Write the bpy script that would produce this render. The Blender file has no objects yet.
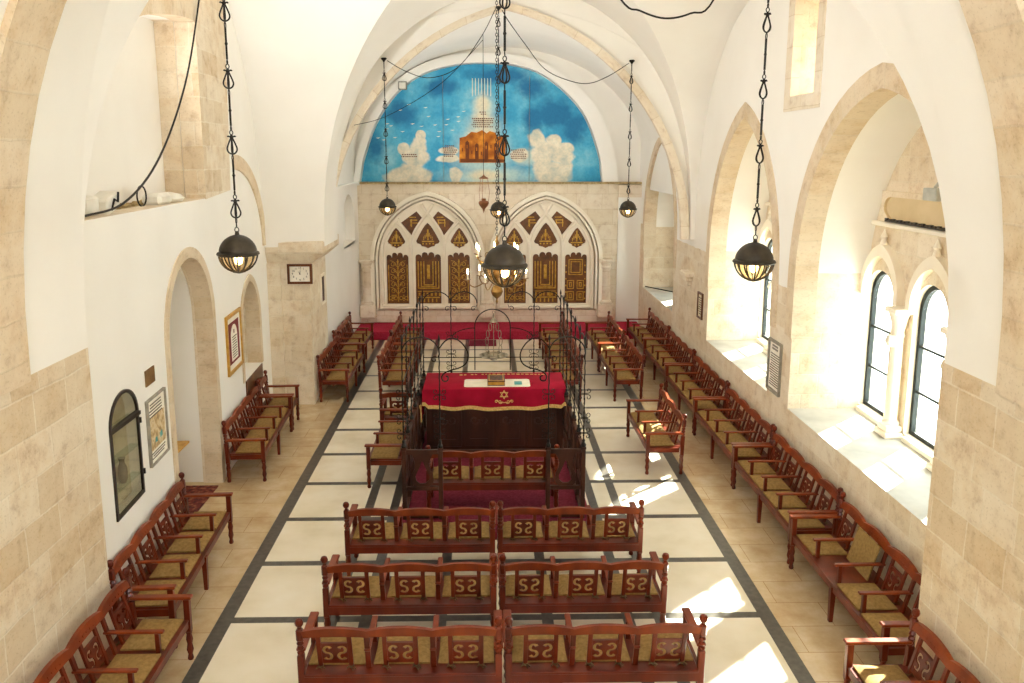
import bpy, bmesh, math, random
from mathutils import Vector, Matrix
from mathutils.geometry import tessellate_polygon
random.seed(7)
S = bpy.context.scene
COL = S.collection
PI = math.pi
sin, cos = math.sin, math.cos

# ------------------------------------------------------------------ materials
def lin(h, a=1.0):
    h = h.lstrip('#')
    v = [int(h[i:i+2], 16)/255 for i in (0, 2, 4)]
    return tuple((c/12.92 if c <= .04045 else ((c+.055)/1.055)**2.4) for c in v) + (a,)

def new_mat(name):
    m = bpy.data.materials.new(name); m.use_nodes = True
    nt = m.node_tree
    return m, nt, nt.nodes['Principled BSDF']

def N(nt, t, **kw):
    n = nt.nodes.new(t)
    for k, v in kw.items():
        if k in n.inputs: n.inputs[k].default_value = v
        else: setattr(n, k, v)
    return n

def coord(nt, kind, scale=(1, 1, 1)):
    tc = N(nt, 'ShaderNodeTexCoord'); mp = N(nt, 'ShaderNodeMapping')
    mp.inputs['Scale'].default_value = scale
    nt.links.new(tc.outputs[kind], mp.inputs['Vector'])
    return mp.outputs['Vector']

def ramp(nt, fac, stops):
    r = N(nt, 'ShaderNodeValToRGB'); e = r.color_ramp.elements
    while len(e) < len(stops): e.new(.5)
    for i, (p, c) in enumerate(stops):
        e[i].position = p; e[i].color = lin(c) if isinstance(c, str) else c
    nt.links.new(fac, r.inputs['Fac'])
    return r.outputs['Color']

def bump(nt, bs, fac, strength=.2, dist=.01):
    b = N(nt, 'ShaderNodeBump'); b.inputs['Strength'].default_value = strength; b.inputs['Distance'].default_value = dist
    nt.links.new(fac, b.inputs['Height']); nt.links.new(b.outputs['Normal'], bs.inputs['Normal'])

def mix(nt, fac, a, b, mode='MIX'):
    m = N(nt, 'ShaderNodeMix', data_type='RGBA', blend_type=mode)
    for sock, v in ((0, fac), (6, a), (7, b)):
        if hasattr(v, 'links'): nt.links.new(v, m.inputs[sock])
        else: m.inputs[sock].default_value = v
    return m.outputs[2]

def noisy(name, stops, scale=4, rough=.6, detail=4, kind='Object', sc=(1, 1, 1), bmp=0, bscale=None, metallic=0, coat=0, spec=None):
    m, nt, bs = new_mat(name)
    v = coord(nt, kind, sc)
    n = N(nt, 'ShaderNodeTexNoise', Scale=scale, Detail=detail)
    nt.links.new(v, n.inputs['Vector'])
    c = ramp(nt, n.outputs['Fac'], stops)
    nt.links.new(c, bs.inputs['Base Color'])
    bs.inputs['Roughness'].default_value = rough; bs.inputs['Metallic'].default_value = metallic
    if coat: bs.inputs['Coat Weight'].default_value = coat; bs.inputs['Coat Roughness'].default_value = .15
    if spec is not None: bs.inputs['Specular IOR Level'].default_value = spec
    if bmp:
        n2 = N(nt, 'ShaderNodeTexNoise', Scale=bscale or scale*6, Detail=5); nt.links.new(v, n2.inputs['Vector'])
        bump(nt, bs, n2.outputs['Fac'], bmp)
    return m

def plaster_color(nt, v):
    n = N(nt, 'ShaderNodeTexNoise', Scale=.8, Detail=5); nt.links.new(v, n.inputs['Vector'])
    return ramp(nt, n.outputs['Fac'], [(.3, '#efebe3'), (.7, '#f5f2eb')])

def stone_nodes(nt, bw=.56, rh=.34, c1='#ece3d3', c2='#e0d2bb', mortar='#ebe3d3', msize=.012, stain=1.0):
    uv = coord(nt, 'UV')
    dn = N(nt, 'ShaderNodeTexNoise', Scale=2.3, Detail=2); nt.links.new(uv, dn.inputs['Vector'])
    vm = N(nt, 'ShaderNodeVectorMath', operation='SCALE'); vm.inputs['Scale'].default_value = .05
    nt.links.new(dn.outputs['Color'], vm.inputs[0])
    va = N(nt, 'ShaderNodeVectorMath', operation='ADD'); nt.links.new(uv, va.inputs[0]); nt.links.new(vm.outputs[0], va.inputs[1])
    b = N(nt, 'ShaderNodeTexBrick'); b.offset = .43; b.squash = .8; b.squash_frequency = 3
    b.inputs['Color1'].default_value = lin(c1); b.inputs['Color2'].default_value = lin(c2); b.inputs['Mortar'].default_value = lin(mortar)
    b.inputs['Scale'].default_value = 1; b.inputs['Mortar Size'].default_value = msize; b.inputs['Mortar Smooth'].default_value = .6
    b.inputs['Brick Width'].default_value = bw; b.inputs['Row Height'].default_value = rh; b.inputs['Bias'].default_value = -.15
    nt.links.new(va.outputs[0], b.inputs['Vector'])
    n = N(nt, 'ShaderNodeTexNoise', Scale=5, Detail=8, Roughness=.65); nt.links.new(uv, n.inputs['Vector'])
    mott = ramp(nt, n.outputs['Fac'], [(.33, '#b9976e'), (.43, '#eadfce'), (.52, '#f6efe4'), (.7, '#fdfaf4')])
    col = mix(nt, .45, b.outputs['Color'], mott, 'MULTIPLY')
    n3 = N(nt, 'ShaderNodeTexNoise', Scale=.7, Detail=3); nt.links.new(uv, n3.inputs['Vector'])
    col = mix(nt, .3, col, ramp(nt, n3.outputs['Fac'], [(.35, '#ebd9be'), (.6, '#fdf9f2')]), 'MULTIPLY')
    # scattered tan stains and small pits
    n5 = N(nt, 'ShaderNodeTexNoise', Scale=1.7, Detail=9, Roughness=.72); nt.links.new(va.outputs[0], n5.inputs['Vector'])
    col = mix(nt, .38*stain, col, ramp(nt, n5.outputs['Fac'], [(.34, '#c79a62'), (.42, '#f3e6d0'), (.5, '#ffffff')]), 'MULTIPLY')
    n6 = N(nt, 'ShaderNodeTexNoise', Scale=42, Detail=3); nt.links.new(uv, n6.inputs['Vector'])
    col = mix(nt, .22*stain, col, ramp(nt, n6.outputs['Fac'], [(.33, '#a58a66'), (.42, '#ffffff')]), 'MULTIPLY')
    return col, b.outputs['Fac'], n.outputs['Fac']

def stone_mat(name, **kw):
    m, nt, bs = new_mat(name)
    col, f, nf = stone_nodes(nt, **kw)
    nt.links.new(col, bs.inputs['Base Color']); bs.inputs['Roughness'].default_value = .85
    inv = N(nt, 'ShaderNodeMath', operation='MULTIPLY_ADD'); inv.inputs[1].default_value = -.8
    nt.links.new(f, inv.inputs[0]); nt.links.new(nf, inv.inputs[2])
    bump(nt, bs, inv.outputs[0], .35, .02)
    return m

def split_mat(name, zsplit):
    """limewashed plaster above the exposed stone courses that end at zsplit"""
    m, nt, bs = new_mat(name)
    col, f, nf = stone_nodes(nt)
    ob = coord(nt, 'Object')
    pc = plaster_color(nt, ob)
    sx = N(nt, 'ShaderNodeSeparateXYZ'); nt.links.new(ob, sx.inputs[0])
    n = N(nt, 'ShaderNodeTexNoise', Scale=3.0, Detail=3); nt.links.new(ob, n.inputs['Vector'])
    a = N(nt, 'ShaderNodeMath', operation='MULTIPLY_ADD'); a.inputs[1].default_value = .05
    nt.links.new(n.outputs['Fac'], a.inputs[0]); nt.links.new(sx.outputs['Z'], a.inputs[2])
    g = N(nt, 'ShaderNodeMath', operation='GREATER_THAN'); g.inputs[1].default_value = zsplit+.025
    nt.links.new(a.outputs[0], g.inputs[0])
    nt.links.new(mix(nt, g.outputs[0], col, pc), bs.inputs['Base Color'])
    bs.inputs['Roughness'].default_value = .85
    return m

def plaster_mat(name):
    m, nt, bs = new_mat(name)
    v = coord(nt, 'Object')
    nt.links.new(plaster_color(nt, v), bs.inputs['Base Color']); bs.inputs['Roughness'].default_value = .9
    n2 = N(nt, 'ShaderNodeTexNoise', Scale=6, Detail=4); nt.links.new(v, n2.inputs['Vector'])
    bump(nt, bs, n2.outputs['Fac'], .12, .01)
    return m

def tile_mat(name, stops, bw, rh, joint, rough=.25, js=.004):
    m, nt, bs = new_mat(name)
    v = coord(nt, 'Object')
    b = N(nt, 'ShaderNodeTexBrick'); b.offset = .5
    b.inputs['Color1'].default_value = (1, 1, 1, 1); b.inputs['Color2'].default_value = (.9, .9, .9, 1); b.inputs['Mortar'].default_value = lin(joint)
    b.inputs['Scale'].default_value = 1; b.inputs['Mortar Size'].default_value = js; b.inputs['Brick Width'].default_value = bw; b.inputs['Row Height'].default_value = rh
    nt.links.new(v, b.inputs['Vector'])
    n = N(nt, 'ShaderNodeTexNoise', Scale=2.4, Detail=7, Roughness=.65); nt.links.new(v, n.inputs['Vector'])
    c = ramp(nt, n.outputs['Fac'], stops)
    nt.links.new(mix(nt, 1.0, c, b.outputs['Color'], 'MULTIPLY'), bs.inputs['Base Color'])
    bs.inputs['Roughness'].default_value = rough
    return m

def emis(name, col, st):
    m, nt, bs = new_mat(name)
    bs.inputs['Base Color'].default_value = lin(col)
    bs.inputs['Emission Color'].default_value = lin(col); bs.inputs['Emission Strength'].default_value = st
    return m

def glass_mat(name, tint='#f4faf8', refl=.06):
    m = bpy.data.materials.new(name); m.use_nodes = True; nt = m.node_tree
    nt.nodes.clear()
    o = N(nt, 'ShaderNodeOutputMaterial'); t = N(nt, 'ShaderNodeBsdfTransparent'); g = N(nt, 'ShaderNodeBsdfGlossy'); mx = N(nt, 'ShaderNodeMixShader')
    t.inputs['Color'].default_value = lin(tint); g.inputs['Roughness'].default_value = .05
    mx.inputs[0].default_value = refl
    nt.links.new(t.outputs[0], mx.inputs[1]); nt.links.new(g.outputs[0], mx.inputs[2]); nt.links.new(mx.outputs[0], o.inputs[0])
    return m

M = {}
M['plaster'] = plaster_mat('plaster')
M['stone'] = stone_mat('stone', c1='#e9dfcd', c2='#d9c7aa', bw=.5, rh=.33)
M['ashlar'] = stone_mat('ashlar', bw=.52, rh=.30, c1='#efe6d6', c2='#e3d6be')
M['vouss'] = stone_mat('voussoir', bw=.42, rh=.9, c1='#e6d9c4', c2='#dbcaad', mortar='#e0d4bf')
M['fine'] = stone_mat('fine_stone', bw=.7, rh=.42, c1='#f0e9dc', c2='#e9dfcc', mortar='#ded2bc', msize=.009, stain=.35)
M['carved'] = noisy('carved_stone', [(.3, '#efe4cf'), (.7, '#f6eddc')], 3, .85, bmp=.1)
M['rightwall'] = split_mat('right_wall', 2.95)
M['sill'] = noisy('sill_slab', [(.3, '#a5a196'), (.55, '#b9b5aa'), (.75, '#c9c5ba')], 2.5, .5, 7)
M['cream'] = noisy('cream_slab', [(.3, '#e0d3b6'), (.5, '#ebe0c8'), (.72, '#f2e9d6')], 1.6, .22, 7)
M['tan'] = tile_mat('tan_tile', [(.28, '#bf9f74'), (.5, '#d1b78f'), (.72, '#dfcaa8')], .9, .45, '#c4a67a', .22, .003)
M['dark'] = noisy('dark_inlay', [(.3, '#3f3a35'), (.7, '#58524a')], 14, .3)
def wood(name, c0, c1, c2, rough=.34, coat=.07):
    return noisy(name, [(.25, c0), (.5, c1), (.75, c2)], 5, rough, 6, 'Object', (1, 1, .35), .04, 30, 0, coat, .32)
M['wood'] = wood('red_wood', '#431305', '#601e08', '#782c0d')
M['woodlit'] = wood('lit_red_wood', '#5a1e07', '#7a300d', '#944316')  # lighter copy of the red wood, light on rails and armrests painted in
M['darkwood'] = wood('dark_wood', '#2a1409', '#3c1d0f', '#4e2814', .5, .05)
M['brownwood'] = wood('brown_wood', '#4a2a16', '#623a20', '#74482a')
M['cushion'] = noisy('olive_cushion', [(.3, '#866a3c'), (.7, '#9f804d')], 30, .9, bmp=.25, bscale=260, spec=.2)
M['tie'] = noisy('cushion_tie', [(.3, '#4a3a24'), (.7, '#6a5636')], 20, .9)
M['iron'] = noisy('wrought_iron', [(.3, '#14120f'), (.7, '#25211b')], 20, .45, metallic=.6)
M['bronze'] = noisy('dark_bronze', [(.3, '#2e2820'), (.7, '#4a4134')], 9, .5, metallic=.5)
M['brass'] = noisy('aged_brass', [(.3, '#8a6a3c'), (.7, '#b08d56')], 10, .3, metallic=.9)
M['copper'] = noisy('old_copper', [(.3, '#8a5a3c'), (.7, '#b07a55')], 10, .4, metallic=.7)
M['silver'] = noisy('silver', [(.3, '#7d7465'), (.7, '#b0a58f')], 10, .3, metallic=.85)
M['gold'] = noisy('gold_leaf', [(.3, '#b07d22'), (.7, '#e0b34e')], 12, .35, metallic=.55)
M['goldpaint'] = noisy('gold_frame', [(.3, '#b8862c'), (.7, '#d9ab50')], 12, .4, metallic=.3)
M['embroid'] = noisy('gold_embroidery', [(.3, '#c99a4a'), (.7, '#e8c57c')], 40, .7)
M['arkdoor'] = noisy('ark_door', [(.3, '#54300f'), (.7, '#7d4a17')], 8, .4)
M['velvet'] = noisy('red_velvet', [(.3, '#8c0a24'), (.6, '#a40f2e'), (.8, '#b51a38')], 3, .85, bmp=.15, bscale=120, spec=.15)
M['white_cloth'] = noisy('white_cloth', [(.3, '#e6dcc6'), (.7, '#f2ead8')], 6, .9)
M['carpet'] = noisy('burgundy_carpet', [(.3, '#69212f'), (.7, '#833343')], 30, .95, bmp=.2, bscale=200, spec=.1)
M['redcarpet'] = noisy('red_carpet', [(.3, '#9c2138'), (.7, '#b23049')], 20, .95, spec=.1)
M['rug'] = noisy('patterned_rug', [(.35, '#3f1512'), (.5, '#6d241c'), (.68, '#8f5a3c')], 16, .95)
M['frame_dark'] = noisy('dark_frame', [(.3, '#1d1512'), (.7, '#2f231c')], 10, .4)
M['window_metal'] = noisy('window_metal', [(.3, '#141816'), (.7, '#222825')], 10, .7)
M['glass'] = glass_mat('window_glass')
M['caseglass'] = glass_mat('case_glass', '#f2f1ea', .12)
M['lampglass'] = glass_mat('lamp_glass', '#fff0d2', .12)
M['bulb'] = emis('bulb', '#ffdca0', 9)
M['flame'] = emis('candle_bulb', '#ffe0a4', 16)
M['candle'] = noisy('candle_sleeve', [(.3, '#efe3c8'), (.7, '#f8efda')], 8, .6)
M['paper'] = noisy('paper', [(.3, '#efe8d8'), (.7, '#f8f3e6')], 5, .8)
M['ink'] = noisy('ink', [(.3, '#3a3028'), (.7, '#55483c')], 9, .8)
M['maroon'] = noisy('maroon_mat', [(.3, '#6d2222'), (.7, '#873232')], 8, .8)
M['mapstone'] = noisy('map_print', [(.3, '#8d6f42'), (.45, '#c7a874'), (.6, '#e2d0a8'), (.75, '#a98a55')], 14, .6)
M['teal'] = noisy('teal_print', [(.3, '#3f8f8c'), (.7, '#6fb5ae')], 9, .6)
M['plate'] = noisy('brass_plate', [(.3, '#7a5a30'), (.7, '#92703f')], 12, .4, metallic=.4)
M['greyframe'] = noisy('grey_frame', [(.3, '#7f796c'), (.7, '#a39c8c')], 12, .5)
M['caseback'] = noisy('case_lining', [(.3, '#d3c8aa'), (.7, '#ebe2c8')], 4, .8)
M['clay'] = noisy('clay', [(.3, '#6b5e48'), (.7, '#8a7b60')], 8, .8)
M['whiteplastic'] = noisy('white_plastic', [(.3, '#dcd8ca'), (.7, '#eeeade')], 6, .5)
M['rubble'] = noisy('rubble', [(.3, '#8a744c'), (.7, '#c2ab7c')], 18, .95)
M['leather'] = noisy('brown_leather', [(.35, '#3c2018'), (.55, '#5a3527'), (.7, '#8a5a3a')], 18, .5)
M['greybox'] = noisy('grey_metal', [(.3, '#a8a89e'), (.7, '#c4c4ba')], 8, .5)
M['shadegrey'] = noisy('shaded_recess_stone', [(.3, '#d0b98e'), (.7, '#e0cba4')], 2, .85)  # darker stone colour that paints in the shade of the shallow recess

# mural paint ---------------------------------------------------------------
def mural_mat():
    m, nt, bs = new_mat('mural_sky')
    tc = N(nt, 'ShaderNodeTexCoord'); ob = tc.outputs['Object']
    n = N(nt, 'ShaderNodeTexNoise', Scale=.9, Detail=8, Roughness=.62); nt.links.new(ob, n.inputs['Vector'])
    c = ramp(nt, n.outputs['Fac'], [(.30, '#1f86b4'), (.45, '#369fc9'), (.56, '#5cb6d4'), (.68, '#93cfde')])
    nz = N(nt, 'ShaderNodeTexNoise', Scale=2.6, Detail=6, Roughness=.55); nt.links.new(ob, nz.inputs['Vector'])
    vor = N(nt, 'ShaderNodeTexVoronoi', feature='SMOOTH_F1', Scale=3.2); nt.links.new(ob, vor.inputs['Vector'])
    def group(blobs, wob, e0, e1, src):
        acc = None
        for (x, z, rx, rz) in blobs:
            mp = N(nt, 'ShaderNodeMapping'); mp.inputs['Location'].default_value = (-(x-.3)/rx, 0, -(z-4.08)/rz); mp.inputs['Scale'].default_value = (1/rx, 0, 1/rz)
            nt.links.new(ob, mp.inputs['Vector'])
            ln = N(nt, 'ShaderNodeVectorMath', operation='LENGTH'); nt.links.new(mp.outputs[0], ln.inputs[0])
            ad = N(nt, 'ShaderNodeMath', operation='MULTIPLY_ADD'); ad.inputs[1].default_value = wob; nt.links.new(src, ad.inputs[0]); nt.links.new(ln.outputs['Value'], ad.inputs[2])
            mr = N(nt, 'ShaderNodeMapRange', interpolation_type='SMOOTHSTEP'); mr.inputs[1].default_value = e0+wob*.5; mr.inputs[2].default_value = e1+wob*.5; mr.inputs[3].default_value = 0; mr.inputs[4].default_value = 1
            nt.links.new(ad.outputs[0], mr.inputs[0])
            if acc is None: acc = mr.outputs[0]
            else:
                mx = N(nt, 'ShaderNodeMath', operation='MAXIMUM'); nt.links.new(acc, mx.inputs[0]); nt.links.new(mr.outputs[0], mx.inputs[1]); acc = mx.outputs[0]
        return acc
    dk = group([(1.9, 5.9, .75, .5), (2.4, 5.5, .45, .5), (1.3, 5.75, .35, .5), (.35, 6.9, 1.0, .28), (1.2, 6.6, .5, .4), (-1.2, 6.6, .55, .3), (-2.3, 5.9, .5, .4), (-3.0, 5.0, .3, .5)], 1.3, 1.1, .35, nz.outputs['Fac'])
    c = mix(nt, dk, c, lin('#1474a4'))
    gl = group([(-.1, 4.8, 1.0, .8), (-.05, 5.5, .62, .6), (-.05, 6.05, .4, .5), (.1, 4.2, 1.5, .4), (1.1, 4.75, .5, .3)], .6, 1.15, .3, nz.outputs['Fac'])
    c = mix(nt, gl, c, lin('#bcd6d2'))
    gl2 = group([(-.1, 5.3, .5, .45), (-.1, 5.75, .36, .4), (-.08, 6.15, .26, .35), (.0, 4.25, .6, .2)], .9, 1.1, .3, nz.outputs['Fac'])
    c = mix(nt, gl2, c, lin('#e6dcc0'))
    vn = N(nt, 'ShaderNodeMath', operation='MULTIPLY_ADD'); vn.inputs[1].default_value = 1.1; nt.links.new(nz.outputs['Fac'], vn.inputs[0]); nt.links.new(vor.outputs['Distance'], vn.inputs[2])
    cl = group([(-2.1, 4.25, .55, .36), (-1.93, 4.7, .34, .3), (-1.82, 5.05, .22, .22), (-1.78, 5.32, .12, .14), (-2.25, 4.95, .16, .16),
                (1.8, 4.3, .55, .42), (1.62, 4.85, .38, .34), (2.0, 4.8, .36, .28), (1.36, 5.2, .24, .24), (1.85, 5.2, .22, .18), (2.2, 5.0, .22, .16), (-.82, 4.26, .16, .2), (-1.0, 4.92, .25, .1), (-1.0, 4.7, .3, .1), (.9, 4.8, .28, .16)], .75, 1.50, 1.22, vn.outputs[0])
    n4 = N(nt, 'ShaderNodeTexNoise', Scale=3.5, Detail=5); nt.links.new(ob, n4.inputs['Vector'])
    c = mix(nt, cl, c, ramp(nt, n4.outputs['Fac'], [(.35, '#c9cbbb'), (.5, '#e4dac2'), (.68, '#efe6d0')]))
    n2 = N(nt, 'ShaderNodeTexNoise', Scale=18, Detail=4); nt.links.new(ob, n2.inputs['Vector'])
    c = mix(nt, .22, c, ramp(nt, n2.outputs['Fac'], [(.35, '#9cc0d0'), (.6, '#ffffff')]), 'MULTIPLY')
    nt.links.new(c, bs.inputs['Base Color']); bs.inputs['Roughness'].default_value = .7
    return m
M['mural'] = mural_mat()
M['cloud'] = noisy('painted_cloud', [(.35, '#cfd2c4'), (.5, '#e6dfca'), (.7, '#f0e8d2')], 3, .8)
M['glowcloud'] = noisy('painted_haze', [(.35, '#a9cdd2'), (.55, '#d6dccb'), (.75, '#efe6cd')], 2.5, .8)
M['deepblue'] = noisy('painted_deep_blue', [(.3, '#0b5286'), (.7, '#1d77ad')], 2.5, .8)
M['citygold'] = noisy('painted_city', [(.3, '#7a3a08'), (.5, '#b5660f'), (.7, '#e2952a')], 3.5, .8)
M['citydark'] = noisy('painted_city_dark', [(.3, '#5a2a0c'), (.7, '#7d3f12')], 4, .8)

# ------------------------------------------------------------------ mesh tool
class MB:
    def __init__(s): s.v = []; s.f = []; s.m = []; s.uv = []; s.xf = None
    def add(s, vs, fs, mat=0, uvs=None):
        o = len(s.v)
        s.v += [Vector(s.xf(*p)) if s.xf else Vector(p) for p in vs]
        for i, f in enumerate(fs):
            s.f.append([o+k for k in f]); s.m.append(mat[i] if isinstance(mat, list) else mat)
            s.uv.append([uvs[k] for k in f] if uvs else None)
    def box(s, x0, x1, y0, y1, z0, z1, mat=0, ch=0):
        if ch:
            c = min(ch, abs(x1-x0)*.45, abs(y1-y0)*.45, abs(z1-z0)*.45); V = []
            bm = bmesh.new(); bmesh.ops.create_cube(bm, size=1)
            for q in bm.verts: q.co = Vector(((x0+x1)/2+q.co.x*(x1-x0), (y0+y1)/2+q.co.y*(y1-y0), (z0+z1)/2+q.co.z*(z1-z0)))
            bmesh.ops.bevel(bm, geom=list(bm.edges), offset=c, segments=1, affect='EDGES')
            bm.verts.ensure_lookup_table()
            s.add([tuple(q.co) for q in bm.verts], [[q.index for q in f.verts] for f in bm.faces], mat); bm.free(); return
        s.add([(x0,y0,z0),(x1,y0,z0),(x1,y1,z0),(x0,y1,z0),(x0,y0,z1),(x1,y0,z1),(x1,y1,z1),(x0,y1,z1)],
              [(0,3,2,1),(4,5,6,7),(0,1,5,4),(1,2,6,5),(2,3,7,6),(3,0,4,7)], mat)
    def lathe(s, prof, c=(0,0,0), n=10, mat=0, axis='z', ph=0, caps=True):
        vs = []; fs = []
        for r, h in prof:
            for k in range(n):
                a = 2*PI*k/n+ph; p = (r*cos(a), r*sin(a), h)
                if axis == 'y': p = (p[0], p[2], p[1])
                if axis == 'x': p = (p[2], p[0], p[1])
                vs.append((c[0]+p[0], c[1]+p[1], c[2]+p[2]))
        for i in range(len(prof)-1):
            for k in range(n):
                a, b = i*n+k, i*n+(k+1) % n
                fs.append((a, b, b+n, a+n))
        if caps:
            fs.append(tuple(range(n-1, -1, -1))); q = (len(prof)-1)*n; fs.append(tuple(range(q, q+n)))
        s.add(vs, fs, mat)
    def tube(s, pts, r, n=6, mat=0, closed=False, taper=None):
        P = [Vector(p) for p in pts]; L = len(P); vs = []; fs = []
        up = Vector((0, 0, 1)); prev = None
        for i in range(L):
            a = P[i-1] if (i or closed) else P[0]; b = P[(i+1) % L] if (i < L-1 or closed) else P[-1]
            t = (b-a); t = t.normalized() if t.length > 1e-9 else Vector((0, 0, 1))
            if prev is None:
                x = t.orthogonal().normalized()
            else:
                x = (prev-t*prev.dot(t)); x = x.normalized() if x.length > 1e-6 else t.orthogonal().normalized()
            prev = x; y = t.cross(x)
            rr = r*(taper(i/(L-1)) if taper else 1)
            for k in range(n):
                an = 2*PI*k/n; vs.append(tuple(P[i]+x*(rr*cos(an))+y*(rr*sin(an))))
        for i in range(L if closed else L-1):
            j = (i+1) % L
            for k in range(n):
                fs.append((i*n+k, i*n+(k+1) % n, j*n+(k+1) % n, j*n+k))
        if not closed: fs += [tuple(range(n-1, -1, -1)), tuple(range((L-1)*n, L*n))]
        s.add(vs, fs, mat)
    def plate(s, loops, t0, t1, mp, mats=(0, 0, 0), sidemat=None):
        """polygon with holes (loops[1:]) in a 2D plane, extruded t0..t1; mp(a,b,t)->xyz"""
        tris = tessellate_polygon([[Vector((p[0], p[1], 0)) for p in l] for l in loops])
        flat = [p for l in loops for p in l]; n = len(flat)
        vs = [mp(a, b, t0) for a, b in flat]+[mp(a, b, t1) for a, b in flat]
        fs = []; ms = []
        for t in tris:
            fs.append(tuple(t)); ms.append(mats[0]); fs.append(tuple(k+n for k in reversed(t))); ms.append(mats[1])
        o = 0
        for li, l in enumerate(loops):
            k = len(l)
            for i in range(k):
                a, b = o+i, o+(i+1) % k
                fs.append((a, b, b+n, a+n))
                ms.append(sidemat(li, (l[i][0]+l[(i+1) % k][0])/2, (l[i][1]+l[(i+1) % k][1])/2) if sidemat else mats[2])
            o += k
        s.add(vs, fs, ms)
    def ring(s, inner, outer, t0, t1, mp, mat=0, closed=False):
        """band between two equal-length polylines, extruded t0..t1, UV = (arc length, across)"""
        n = len(inner); vs = []; uv = []; d = 0; D = [0]
        for i in range(1, n):
            d += math.dist(inner[i], inner[i-1]); D.append(d)
        for t in (t0, t1):
            for i, p in enumerate(inner): vs.append(mp(p[0], p[1], t)); uv.append((D[i], .05+abs(t-t0)*.5))
            for i, p in enumerate(outer): vs.append(mp(p[0], p[1], t)); uv.append((D[i], .35+abs(t-t0)*.5))
        fs = []
        for i in range(n-1):
            a, b = i, i+1
            fs += [(a, b, n+b, n+a), (2*n+a, 3*n+a, 3*n+b, 2*n+b), (a, 2*n+a, 2*n+b, b), (n+a, n+b, 3*n+b, 3*n+a)]
        fs += [(0, n, 3*n, 2*n), (n-1, 3*n-1, 4*n-1, 2*n-1)]
        s.add(vs, fs, mat, uv)
    def build(s, name, mats, parent=None, org=None, smooth=None, link=True):
        me = bpy.data.meshes.new(name)
        o = Vector(org) if org is not None else Vector((0, 0, 0))
        me.from_pydata([tuple(v-o) for v in s.v], [], s.f)
        for m in (mats if isinstance(mats, (list, tuple)) else [mats]): me.materials.append(M[m])
        me.polygons.foreach_set('material_index', s.m)
        bm = bmesh.new(); bm.from_mesh(me)
        if all(u is None for u in s.uv):
            bmesh.ops.recalc_face_normals(bm, faces=bm.faces)
        bm.to_mesh(me); bm.free()
        ul = me.uv_layers.new(name='UVMap')
        for p in me.polygons:
            cu = s.uv[p.index] if p.index < len(s.uv) else None
            nx, ny, nz = (abs(c) for c in p.normal)
            for q, li in enumerate(p.loop_indices):
                if cu: ul.data[li].uv = cu[q]
                else:
                    c = me.vertices[me.loops[li].vertex_index].co
                    ul.data[li].uv = (c.y, c.z) if nx >= ny and nx >= nz else ((c.x, c.z) if ny >= nz else (c.x, c.y))
        if smooth is not None:
            me.polygons.foreach_set('use_smooth', [True]*len(me.polygons))
            me.set_sharp_from_angle(angle=math.radians(smooth))
        ob = bpy.data.objects.new(name, me); COL.objects.link(ob)
        if parent is not None: ob.parent = parent
        return ob

def thing(name, label, cat, loc=(0, 0, 0), rz=0, group=None):
    o = bpy.data.objects.new(name, None); COL.objects.link(o); o.empty_display_size = .2
    o.location = loc; o.rotation_euler = (0, 0, rz); o['label'] = label; o['category'] = cat
    if group: o['group'] = group
    return o
def tag(o, label, cat, group=None):
    o['label'] = label; o['category'] = cat
    if group: o['group'] = group
    return o
def struct(o, label=None, cat=None):
    o['kind'] = 'structure'
    if label: o['label'] = label
    if cat: o['category'] = cat
    return o
def dup(root, loc, rz, label=None):
    r = root.copy(); COL.objects.link(r); r.location = loc; r.rotation_euler = (0, 0, rz)
    if label: r['label'] = label
    for ch in list(root.children):
        c = ch.copy(); COL.objects.link(c); c.parent = r
        for g in list(ch.children):
            d = g.copy(); COL.objects.link(d); d.parent = c
    return r

def arch(a0, a1, zs, za, n=14):
    """pointed arch curve from (a0,zs) over the apex to (a1,zs)"""
    a = (a1-a0)/2; c = (a0+a1)/2; h = za-zs
    e = max(0.0, (h*h-a*a)/(2*a)); R = a+e; pts = []
    if h < a:   # flatter than a semicircle: ellipse
        return [(c-a*cos(PI*i/(2*n)), zs+h*sin(PI*i/(2*n))) for i in range(2*n+1)]
    tm = math.acos(e/R)
    L = [(c+e-R*cos(tm*i/n), zs+R*sin(tm*i/n)) for i in range(n+1)]
    return L+[(2*c-p[0], p[1]) for p in reversed(L[:-1])]
def archhole(a0, a1, zb, zs, za, n=14):
    return [(a0, zb)]+arch(a0, a1, zs, za, n)+[(a1, zb)]
def cat(pts, k=6):
    P = [Vector(p) for p in pts]; out = []
    for i in range(len(P)-1):
        p0, p1, p2, p3 = P[max(i-1, 0)], P[i], P[i+1], P[min(i+2, len(P)-1)]
        for j in range(k):
            t = j/k
            out.append(.5*((2*p1)+(p2-p0)*t+(2*p0-5*p1+4*p2-p3)*t*t+(3*p1-p0-3*p2+p3)*t**3))
    out.append(P[-1]); return [tuple(p) for p in out]
def spiral(c, r0, turns, a0, d=1, n=18, r1=.25):
    return [(c[0]+r0*(1-(1-r1)*i/n)*cos(a0+d*turns*2*PI*i/n), c[1]+r0*(1-(1-r1)*i/n)*sin(a0+d*turns*2*PI*i/n)) for i in range(n+1)]
XZ = lambda Y: (lambda a, b, t: (a, Y+t, b))
YZ = lambda X: (lambda a, b, t: (X+t, a, b))

# ------------------------------------------------------------------ setting
LX = lambda Y: -3.70-(Y-7.2)*.0549            # face of the left wall (slightly skewed)
LW = lambda a, b, t: (LX(a)-t, a, b)          # along the left wall, t = depth into the wall
YB = 22.4                                     # altar-end wall

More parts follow.
